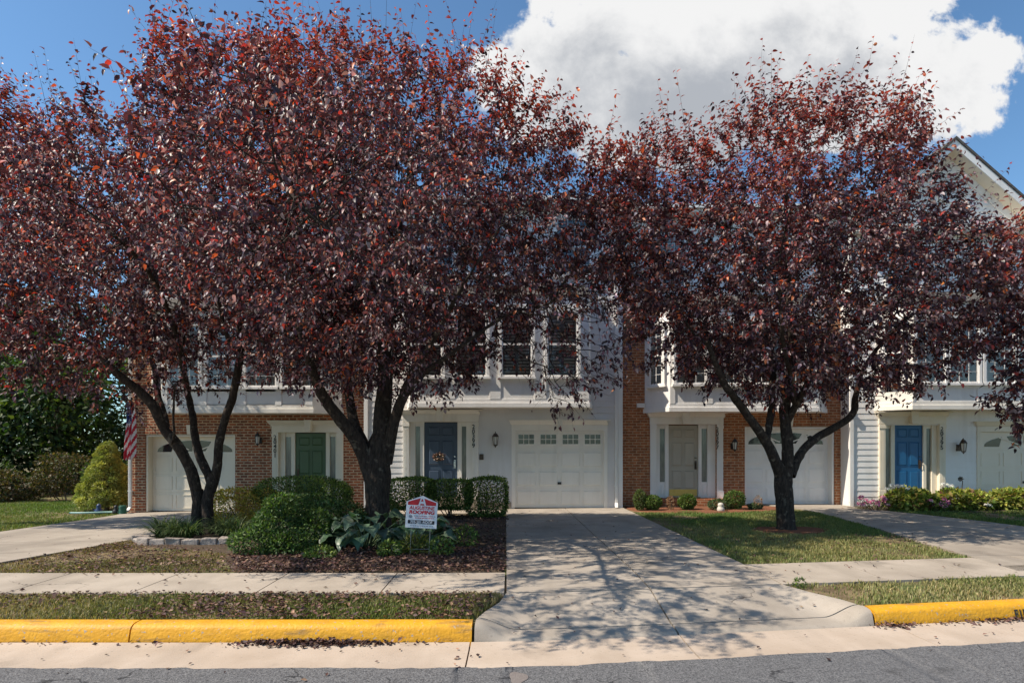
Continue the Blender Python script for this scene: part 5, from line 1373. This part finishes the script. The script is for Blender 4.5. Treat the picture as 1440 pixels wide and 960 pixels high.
for i, (x, y, h, r, lb) in enumerate(trees):
    rng = np.random.default_rng(900+i); z = gz(x, y); E = []
    root = thing('woodland_tree', lb, 'tree', (x,y,z), 'trees of the wood beyond the left lawn')
    for k in range(15):
        t = rng.uniform(.12, .93); q = r*(1-.55*abs(t-.4)*1.4)*rng.uniform(.35, .8); az = rng.uniform(0, 6.283)
        rr = r*rng.uniform(.36, .58); E.append((x+q*math.cos(az), y+q*math.sin(az), z+h*t, rr, rr, rr*.75))
    p, d = shape_pts(E, 13000 if i < 9 else 7000, rng, 900+i, fill=.45, lump=.3, lk=2.0)
    L = rng.uniform(.16, .30, len(p)); v_ = WOOD if i % 3 else [(.04,.07,.018),(.07,.10,.025),(.11,.13,.035),(.02,.04,.012)]
    leaves('crown', p, nrm(d+rng.normal(size=d.shape)*.8-np.array([0,0,.2])), nrm(d*.5+np.array([0,0,.6])+rng.normal(size=d.shape)*.5), L, L*.55, pick(v_, [4,3,2,1,3][:len(v_)], len(p), rng), K['greenleaf'], root)
    mb = MB(); mb.tube([(x,y,z-.1),(x+.1,y,z+h*.35),(x-.1,y+.1,z+h*.8)], [.20,.14,.04], 8)
    for k in range(5):
        e = E[k]; mb.tube([(x+.05,y,z+h*.25+.3*k), tuple(e[:3])], [.07,.02], 6)
    mb.build('trunk', K['bark2'], root, smooth=True)
under = [(-14.2,20.2,1.5,.95,0,'green undergrowth bush behind the dwarf conifer'),(-16.0,20.6,1.7,1.1,1,'brownish tangled bush at the edge of the lawn'),(-17.8,20.4,1.2,1.0,1,'low brown and green bush at the foot of the wood'),(-19.4,20.8,1.6,1.2,0,'green bush with pale leaves at the foot of the wood'),(-21.4,21,1.9,1.3,0,'large green bush at the left edge of the photo'),(-12.6,21.5,2.4,1.3,2,'yellow-green bush between the conifer and the brick corner'),(-24,21.5,2.2,1.4,0,'dark bush beyond the left edge of the lawn')]
for i, (x, y, h, r, k, lb) in enumerate(under):
    z = gz(x, y); rng = np.random.default_rng(950+i)
    E = [(x+rng.uniform(-.5,.5)*r, y+rng.uniform(-.3,.3), z+h*rng.uniform(.3,.65), r*rng.uniform(.5,.75), r*.6, h*rng.uniform(.28,.38)) for _ in range(5)]
    shrub('undergrowth_bush', lb, 'bush', (x,y,z), E, 3600, .11, [[(.03,.06,.018),(.06,.10,.03),(.10,.14,.05)],[(.09,.065,.03),(.05,.07,.025),(.13,.09,.04)],[(.12,.13,.03),(.07,.10,.025),(.16,.13,.03)]][k], [3,2,1], 960+i, 'undergrowth at the foot of the wood', lump=.35, lk=3.5, stems=7)

# ------------------------------------------------------------------ grass and fallen leaves
def blades(name, label, area, n, pred, h, pal, wts, seed, w=.0045, curl=.6):
    rng = np.random.default_rng(seed); x0_, x1_, y0_, y1_ = area
    X = rng.uniform(x0_, x1_, n); Y = rng.uniform(y0_, y1_, n); k = pred(X, Y); X, Y = X[k], Y[k]; n = len(X)
    q = np.stack([X, Y, 0*X], -1); patch = wobble(q, 1.6, seed+1)+.6*wobble(q, 5, seed+2)
    k = rng.random(n) < np.clip(.60+.75*patch, .06, 1); X, Y, patch, q = X[k], Y[k], patch[k], q[k]; n = len(X)
    Z = g(X, Y)-.026; az = rng.uniform(0, 6.283, n); d = np.stack([np.cos(az), np.sin(az), 0*az], -1); s = np.stack([-np.sin(az), np.cos(az), 0*az], -1)
    l = h*rng.uniform(.45, 1.25, n)*(1+.25*patch); bend = rng.uniform(.15, 1.0, n)*curl; ww = w*rng.uniform(.7, 1.4, n)
    p0 = np.stack([X, Y, Z], -1); up = np.array([0, 0, 1.])
    p1 = p0+(up*(.62)+d*(bend*.35)[:, None])*l[:, None]; p2 = p0+(up*(1-bend*.30)[:, None]+d*bend[:, None])*l[:, None]
    V = np.stack([p0-s*ww[:, None], p0+s*ww[:, None], p1+s*(ww*.75)[:, None], p1-s*(ww*.75)[:, None], p2], 1).reshape(-1, 3)
    i = np.arange(n)[:, None]*5
    Fa = np.concatenate([i+np.array([[0,1,2]]), i+np.array([[0,2,3]]), i+np.array([[3,2,4]])], 1).reshape(-1, 3)
    dry = np.clip(.5+.9*wobble(q, 1.1, seed+9)+.25*rng.normal(size=n), 0, 1)[:, None]
    pal = np.array(pal); t = pick(pal[:2], [1, 1], n, rng, .2)*(1-dry)+pick(pal[2:], [1]*len(pal[2:]), n, rng, .2)*dry
    return setprops(arr_mesh(name, V, Fa, K['grass'], None, np.repeat(t, 5, 0)), label, kind='stuff')
GP = [(.11,.14,.035),(.16,.18,.05),(.44,.34,.19),(.34,.26,.13)]
sk = lambda X, Y: Y-c(X)
def edgeL(X, Y): return X < np.interp(sk(X, Y), [4.98,5.2,5.5,5.83], [-.35,-.29,-.16,-.10])
def edgeR(X, Y): return X > np.interp(sk(X, Y), [4.98,5.2,5.5,5.83], [3.37,3.30,3.14,3.0])
def wav(X, Y, a=.03): return a*np.sin(X*9+2*np.sin(X*3.1))+a*.6*np.sin(X*23)
blades('grass', 'patchy dry grass strip between sidewalk and yellow kerb at left', (-7,-.1,4.98,5.86), 56000, lambda X,Y: (sk(X,Y)>4.985)&(sk(X,Y)<5.835+wav(X,Y,.035))&edgeL(X,Y), .048, GP, 0, 31)
blades('grass', 'grass strip between sidewalk and yellow kerb at right', (3.0,7.5,5.2,7.1), 60000, lambda X,Y: (sk(X,Y)>4.985)&(sk(X,Y)<5.835+wav(X,Y,.035))&edgeR(X,Y)&((X<5.9)|(Y<5.5)), .055, [(.10,.16,.035),(.15,.20,.05),(.40,.33,.17),(.30,.26,.11)], 0, 32)
bedx = lambda Y: np.interp(Y, [6.7,7.4,8.3,8.8,9.3,9.6,11,12.4], [-3.3,-3.7,-4.3,-5.1,-6.2,-6.3,-6.3,-6.6])
lxb_v = lambda Y: np.interp(Y,[5,7.3,10.4,12.5,16.5],[-6.6,-6.75,-6.55,-6.9,-7.75])
blades('grass', 'thin brown lawn between the left driveway and the shrub bed', (-7,-3,6.7,10.2), 62000, lambda X,Y: (X>lxb_v(Y)-.03)&(X<bedx(Y)+.15*np.sin(Y*4))&(sk(X,Y)>6.73+wav(X,Y,.035)), .045, [(.10,.11,.04),(.16,.15,.06),(.36,.26,.14),(.27,.19,.10)], 0, 33)
rxa_v = lambda Y: np.interp(Y,[5.4,7.6,9,11,13,15,16.5],[5.9,6.25,6.55,7.0,7.35,7.6,7.2])
blades('grass', 'shaded lawn under the right plum tree', (2.9,7.8,6.9,14.6), 150000, lambda X,Y: (X>2.97+.012*(Y-6)+.02*np.sin(Y*8))&(X<rxa_v(Y)+.03*np.sin(Y*6))&(sk(X,Y)>6.86+wav(X,Y,.035))&(Y<14.45+.2*np.sin(X*3))&(((X-5.2)**2+(Y-10.75)**2)>.42), .055, [(.085,.15,.035),(.13,.20,.05),(.34,.30,.13),(.22,.21,.08)], 0, 34)
rxb_v = lambda Y: np.interp(Y,[5.4,8,10,12,13.6,14.7,16.5],[10.6,10.2,10.1,9.95,9.65,9.3,9.3])
blades('grass', 'green lawn in front of the hydrangea border at right', (9.2,13.5,8,14.4), 60000, lambda X,Y: (X>rxb_v(Y)-.02)&(X<12.6)&(Y<14.25+.1*np.sin(X*4)), .06, [(.08,.15,.035),(.12,.19,.045),(.16,.19,.055),(.13,.16,.05)], 0, 35, w=.007)
lxa_v = lambda Y: np.interp(Y,[5,8,11,16.5],[-10.9,-10.0,-10.15,-11.0])
blades('grass', 'sunlit green lawn between the left driveway and the wood', (-24,-9.8,8.5,20.5), 190000, lambda X,Y: (X<lxa_v(Y)+.02*np.sin(Y*7))&(X>-1.02*Y), .065, [(.10,.17,.035),(.14,.21,.045),(.25,.23,.09),(.16,.20,.06)], 0, 36, w=.008)
def litter(name, label, P, seed, size=.05, pal=None, tilt=.35, lift=.006):
    rng = np.random.default_rng(seed); n = len(P); az = rng.uniform(0, 6.283, n)
    D = np.stack([np.cos(az), np.sin(az), rng.normal(size=n)*tilt*.6], -1); N = nrm(np.array([0,0,1.])+rng.normal(size=(n,3))*tilt)
    L = size*rng.uniform(.6, 1.25, n); pal = pal or [(.085,.045,.042),(.12,.065,.052),(.19,.11,.075),(.05,.028,.026),(.28,.17,.11)]
    P = P+np.array([0,0,lift])
    return setprops(leaves(name, P, D, N, L, L*.6, pick(pal, [3,3,2,3,1], n, rng), K['dead'], None, droop=-.12, fold=.5), label, kind='stuff')
rl = np.random.default_rng(77)
def gpts(n, x0_, x1_, s0, s1, pred=None, dz=0.0, clump=0):
    X = rl.uniform(x0_, x1_, n); S = rl.uniform(s0, s1, n); Y = S+c(X)
    if clump:
        k = rl.random(n) < np.clip(.5+clump*wobble(np.stack([X,Y,0*X],-1), 1.7, 5), .03, 1); X, Y = X[k], Y[k]
    if pred is not None: k = pred(X, Y); X, Y = X[k], Y[k]
    return np.stack([X, Y, g(X, Y)+dz], -1)
litter('fallen_leaves', 'purple fallen leaves thick over the shaded mulch bed', np.concatenate([gpts(11000,-4.6,-.1,6.75,13.9,lambda X,Y: X>bedx(Y),.02,.9), gpts(6500,-4.0,-.1,6.75,8.6,lambda X,Y: X>bedx(Y)+.1,.02)]), 41, .052)
litter('fallen_leaves', 'purple fallen leaves in the left grass strip', gpts(4200,-6,-.2,4.99,5.84,lambda X,Y: edgeL(X,Y),.015,1.2), 42, .048)
litter('fallen_leaves', 'fallen leaves in the brown lawn', gpts(3800,-6.6,-3.2,6.72,9.8,lambda X,Y: X<bedx(Y)+.2,.01,.9), 43, .048)
litter('fallen_leaves', 'fallen leaves along the near edge of the right lawn', gpts(700,3.0,7,6.86,9,lambda X,Y: X<rxa_v(Y),.015,1.2), 44, .045)
# drift in the gutter
def drift(n, x0_, x1_, dens):
    X = rl.uniform(x0_, x1_, n); X = X[rl.random(n) < dens(X)]; S = 4.79-np.abs(rl.normal(size=len(X)))*.045; Y = S+c(X)
    h = np.clip(1-(4.79-S)/.11, 0, 1)*.030*dens(X)
    return np.stack([X, Y, .008+rl.random(len(X))*h], -1)
litter('fallen_leaves', 'drift of purple leaves in the gutter against the left yellow kerb', np.concatenate([drift(1700,-2.8,-1.0,lambda X: np.clip(1-np.abs(X+1.65)/.75,.0,1)**.8), drift(120,-5,-.4,lambda X: .5+0*X)]), 45, .042, tilt=.6)
litter('fallen_leaves', 'thin line of leaves in the gutter against the right yellow kerb', np.concatenate([drift(420,3.35,5.6,lambda X: .25+.75*np.clip(1-np.abs(X-4.7)/.7,0,1)), drift(60,3.3,3.7,lambda X: 1+0*X)]), 46, .042, tilt=.6)
pav = np.concatenate([gpts(60,-.0,2.9,5.9,15,None,.012), gpts(45,-5.5,-.2,5.85,6.7,None,.012), gpts(40,-5.3,-.2,6.55,6.74,None,.012), gpts(25,-10,-6.8,7,14,None,.012), gpts(30,3,6.3,5.9,6.8,None,.012), gpts(50,6.5,9.8,8,15,lambda X,Y:(X>rxa_v(Y))&(X<rxb_v(Y)),.012)])
litter('fallen_leaves', 'scattered dry leaves on the driveways and sidewalk', pav, 47, .045)
Xg = rl.uniform(-4.5, 5.5, 46); Sg = rl.uniform(4.0, 4.75, 46); litter('fallen_leaves', 'scattered dry leaves on the gutter and street', np.stack([Xg, Sg+c(Xg), .006+0*Xg], -1), 48, .042)
Xa = rl.uniform(-.1, 3.1, 26); Sa = rl.uniform(4.85, 5.8, 26); litter('fallen_leaves', 'scattered dry leaves on the driveway apron', np.array([(x, s+float(c(x)), z_ap(x, 0, s)+.004) for x, s in zip(Xa, Sa)]), 49, .042)

# ------------------------------------------------------------------ small things
# yard sign, leaning a little to the right
sx, sy = -1.275, 7.95; sz = gz(sx, sy)
sign = thing('yard_sign', 'white roofing company yard sign with red gable top on a wire frame', 'sign', (sx,sy,sz))
tl = R(3.2); U = np.array([math.cos(tl), .03, -math.sin(tl)]); U /= np.linalg.norm(U); Vv = np.array([math.sin(tl), .0, math.cos(tl)]); Vv -= U*(U@Vv); Vv /= np.linalg.norm(Vv); N = np.cross(U, Vv)
O = np.array([sx, sy, PZ(742, sy)])
P = lambda a, b_, n=0: tuple(O+U*a+Vv*b_+N*n)
hw_, hs, ht = .218, .365, .452
mb = MB(); mb.extr([P(-hw_,0),P(hw_,0),P(hw_,hs),P(.0,ht),P(-hw_,hs)], tuple(-N*.006)); mb.build('sign_panel', K['signwhite'], sign)
mb = MB()
mb.extr([P(-.195,.318,.0005),P(-.052,.318,.0005),P(-.022,.418,.0005),P(-.195,.362,.0005)], tuple(N*.0012), 0)
mb.extr([P(.058,.318,.0005),P(.195,.318,.0005),P(.195,.362,.0005),P(.028,.414,.0005)], tuple(N*.0012), 0)
mb.extr([P(-.02,.372,.0005),P(.02,.372,.0005),P(.004,.408,.0005),P(-.004,.408,.0005)], tuple(N*.0010), 0)
mb.extr([P(-.028,.318,.0005),P(.034,.318,.0005),P(.026,.338,.0005),P(-.022,.338,.0005)], tuple(N*.0010), 0)
put_text(mb, 'AUGUSTINE', .066, P(0,.258,.001), U, Vv, 0, bold=.0020, extrude=.0008, xs=.97, shear=.15)
put_text(mb, 'ROOFING', .066, P(0,.198,.001), U, Vv, 0, bold=.0032, extrude=.0008, xs=1.2, shear=.15)
rs = random.Random(5)
for row, zz, x0_ in ((0,.163,-.105),(1,.136,-.09)):
    xx = x0_
    while xx < .17:
        l = rs.uniform(.012,.028); mb.obox(O, U, Vv, N, xx, xx+l, zz, zz+.010, .0004, .0014, 0 if (row or rs.random()<.5) else 1); xx += l+rs.uniform(.005,.009)
th = np.arange(18)/18*6.283; mb.extr([P(-.150+.026*math.cos(t), .158+.022*math.sin(t), .0004) for t in th], tuple(N*.001), 1)
mb.obox(O, U, Vv, N, -.185, .185, .058, .108, .0004, .0014, 2)
put_text(mb, '703-281-ROOF', .052, P(0,.065,.002), U, Vv, 3, bold=.0012, extrude=.0006, xs=.93)
xx = -.15
while xx < .16:
    l = rs.uniform(.015,.035); mb.obox(O, U, Vv, N, xx, xx+l, .026, .034, .0004, .0012, 1); xx += l+.008
mb.build('lettering', [K['signred'], K['signgrey'], K['signblack'], K['signwhite']], sign)
mb = MB()
lz = sz-.05
for a in (-.135, .13):
    top = np.array(P(a, .30, -.010)); bot = np.array([sx+a-.02, sy+.005, lz]); mb.tube([top, bot], .0038, 6)
mb.tube([P(-.135,.06,-.011), P(.13,.06,-.011)], .003, 6); mb.tube([(sx-.155,sy+.004,sz+.10),(sx+.11,sy+.004,sz+.10)], .003, 6)
mb.build('wire_frame', K['wire'], sign)
# flag hanging limp from an angled pole at the brick corner
fx, fy = PX(183.5,YA-.62), YA-.62
flag = thing('flag', 'limp red, white and blue striped flag hanging at the brick corner', 'flag', (fx,fy,PZ(560,fy)))
mb = MB(); mb.tube([(fx-.02,YA-.02,PZ(590,YA)),(fx-.01,fy-.05,PZ(562,fy))], .014, 8); mb.lathe([(.0,-.02),(.024,0),(.0,.024)], (fx-.01,fy-.06,PZ(561,fy)), 10); mb.build('flag_pole', K['white'], flag)
nu, nv = 66, 52; ztop, zbot = PZ(566,fy), PZ(645,fy); Lf = ztop-zbot
V = np.zeros((nu+1, nv+1, 3)); wid = .27
for i in range(nu+1):
    s = i/nu
    for j in range(nv+1):
        q = j/nv; fold = q*3.0*2*math.pi
        wd = wid*(.62+.38*min(1, s*1.6)); dep = (.045+.03*s)
        V[i, j] = (fx+(q-.5)*wd+.02*math.sin(fold+1.2)*(1-.3*s)+.02*math.sin(s*5), fy-.02+dep*math.sin(fold+s*1.7), ztop-s*Lf+(q-.5)*.10*s+.03*math.sin(q*7)*s*s)
Vf = V.reshape(-1, 3); Fq = []; mi = []
for i in range(nu):
    for j in range(nv):
        k = i*(nv+1)+j; Fq.append([k, k+1, k+nv+2, k+nv+1])
        uu = (i+.5)/nu; vv_ = ((j+.5)/nv+uu*.85) % 1.0
        if uu < .37 and (j+.5)/nv < .72:
            mi.append(2 if not (i % 4 == 2 and (j//2) % 4 == ((i//4) % 2)*2+1) else 1)
        else: mi.append(0 if int(vv_*6.5) % 1 == 0 and int(vv_*13) % 2 == 0 else 1)
fo = arr_mesh('cloth', Vf, np.array(Fq), [mat('flag_red', (.50,.02,.04), (.55,.03,.05), 8, .8), mat('flag_white', (.72,.70,.70), (.78,.76,.75), 8, .8), mat('flag_blue', (.02,.04,.16), (.03,.05,.19), 8, .8)], flag, smooth=True)
fo.data.polygons.foreach_set('material_index', mi)
# drain boot and hose at the foot of the corner downspout
hx, hy = PX(176,16.0), 15.9; hz_ = gz(hx, hy)
mb = MB(); pr = []
for k in range(12): pr += [(.085+.012*(k % 2), .02*k), (.085+.012*(k % 2), .02*k+.012)]
mb.lathe(pr, (hx,hy,hz_), 14)
dh = mb.build('drain_boot', K['greenplastic'], smooth=True, org=(hx,hy,hz_)); setprops(dh, 'green plastic drain boot at the foot of the corner downspout', 'drain')
mb = MB(); pts = [(hx-.1-.14*k, hy-.02-.02*k+.04*math.sin(k*.8), gz(hx-.1-.14*k, hy)+.05) for k in range(10)]; mb.tube(catmull(pts, [.028]*10, .05)[0], .028, 8)
setprops(mb.build('drain_hose', mat('teal_hose', (.20,.36,.33), (.26,.42,.38), 8, .5), smooth=True, org=(hx,hy,hz_)), 'pale teal hose lying on the grass beside the dwarf conifer', 'hose')
for (px, lb, mm, s_) in ((139,'small dark blue garden figure under the dwarf conifer',mat('blue_glaze',(.02,.04,.10),(.05,.08,.16),9,.3),1.0),(163,'small dark garden figure nearest the corner downspout',K['black'],.85)):
    yy = 15.9; x = PX(px, yy); z = gz(x, yy); mb = MB(); mb.lathe([(.09*s_,0),(.11*s_,.05*s_),(.085*s_,.13*s_),(.05*s_,.17*s_),(.062*s_,.21*s_),(.05*s_,.26*s_),(.01,.29*s_)], (x,yy,z), 14); mb.tube([(x-.09*s_,yy-.03,z+.1*s_),(x-.13*s_,yy-.05,z+.16*s_)], .02*s_, 6)
    setprops(mb.build('garden_figure', mm, smooth=True, org=(x,yy,z)), lb, 'garden ornament')
# pale stone ornament at house C
yy = 14.55; x = PX(1013.5, yy); z = gz(x, yy); mb = MB(); mb.lathe([(.085,-.02),(.095,.04),(.08,.09),(.06,.115),(.075,.14),(.07,.18),(.04,.21),(.01,.215)], (x,yy,z), 16)
setprops(mb.build('garden_stone', K['plastic'], smooth=True, org=(x,yy,z)), 'pale rounded stone ornament in the red mulch right of the tan door', 'garden ornament')
# dark stake behind the middle hydrangea
yy = 15.1; x = PX(1352, yy); z = gz(x, yy); st = thing('garden_stake', 'dark metal flower stake rising behind the hydrangea by the cream garage', 'garden ornament', (x,yy,z))
mb = MB(); mb.tube([(x,yy,z-.05),(x+.02,yy,z+.55),(x+.03,yy,PZ(676,yy)),(x-.02,yy,PZ(672,yy))], .010, 6); mb.build('stake', K['black'], st)
mb = MB()
for k in range(7):
    a = k/7*6.283; ctr = np.array([x-.05, yy-.02, PZ(673,yy)]); e = ctr+np.array([math.cos(a)*.09, -.02, math.sin(a)*.08]); pn = np.array([-math.sin(a), 0, math.cos(a)])*.03
    mb.poly([tuple(ctr), tuple((ctr+e)/2+pn), tuple(e), tuple((ctr+e)/2-pn+np.array([0,.01,0]))])
mb.build('metal_flower', K['black'], st)
# wreath on the navy door
wx, wy, wz = PX(616.5,YB), YB+.055, PZ(642,YB); rng = np.random.default_rng(3)
wr = thing('wreath', 'small dried-flower wreath hanging on the navy front door', 'wreath', (wx,wy,wz))
a = rng.uniform(0, 6.283, 260); rr = .10+rng.normal(size=260)*.022; Pw = np.stack([wx+rr*np.cos(a)*1.1, wy-.01-rng.random(260)*.04, wz+rr*np.sin(a)*.8], -1); L = rng.uniform(.03,.06,260)
leaves('wreath_leaves', Pw, nrm(rng.normal(size=Pw.shape)), nrm(np.array([0,-1.,0])+rng.normal(size=Pw.shape)*.5), L, L*.6, pick([(.14,.05,.03),(.30,.22,.15),(.08,.06,.03),(.45,.35,.28)], [3,2,2,1], 260, rng), K['dead'], wr)
mb = MB(); mb.tube([(wx+.10*math.cos(t),wy-.015,wz+.075*math.sin(t)) for t in np.linspace(0,6.283,17)], .012, 6); mb.build('wreath_ring', K['bark2'], wr)
# stencilled words on the right kerb
mb = MB(); kx = 4.83; ang = math.atan(.14); U = np.array([math.cos(ang), math.sin(ang), 0]); Vk = np.array([-math.sin(ang)*.24, math.cos(ang)*.24, 1]); Vk /= np.linalg.norm(Vk)
Ok = np.array([kx, 4.797+float(c(kx)), .012])+np.cross(U, Vk)*.0025
put_text(mb, 'FIRE LANE', .125, Ok, U, Vk, align='LEFT', spacing=1.25, extrude=.001, bold=.002, xs=.78)
setprops(mb.build('kerb_lettering', K['text'], org=tuple(Ok)), 'black stencilled lettering on the face of the right yellow kerb', kind='structure')
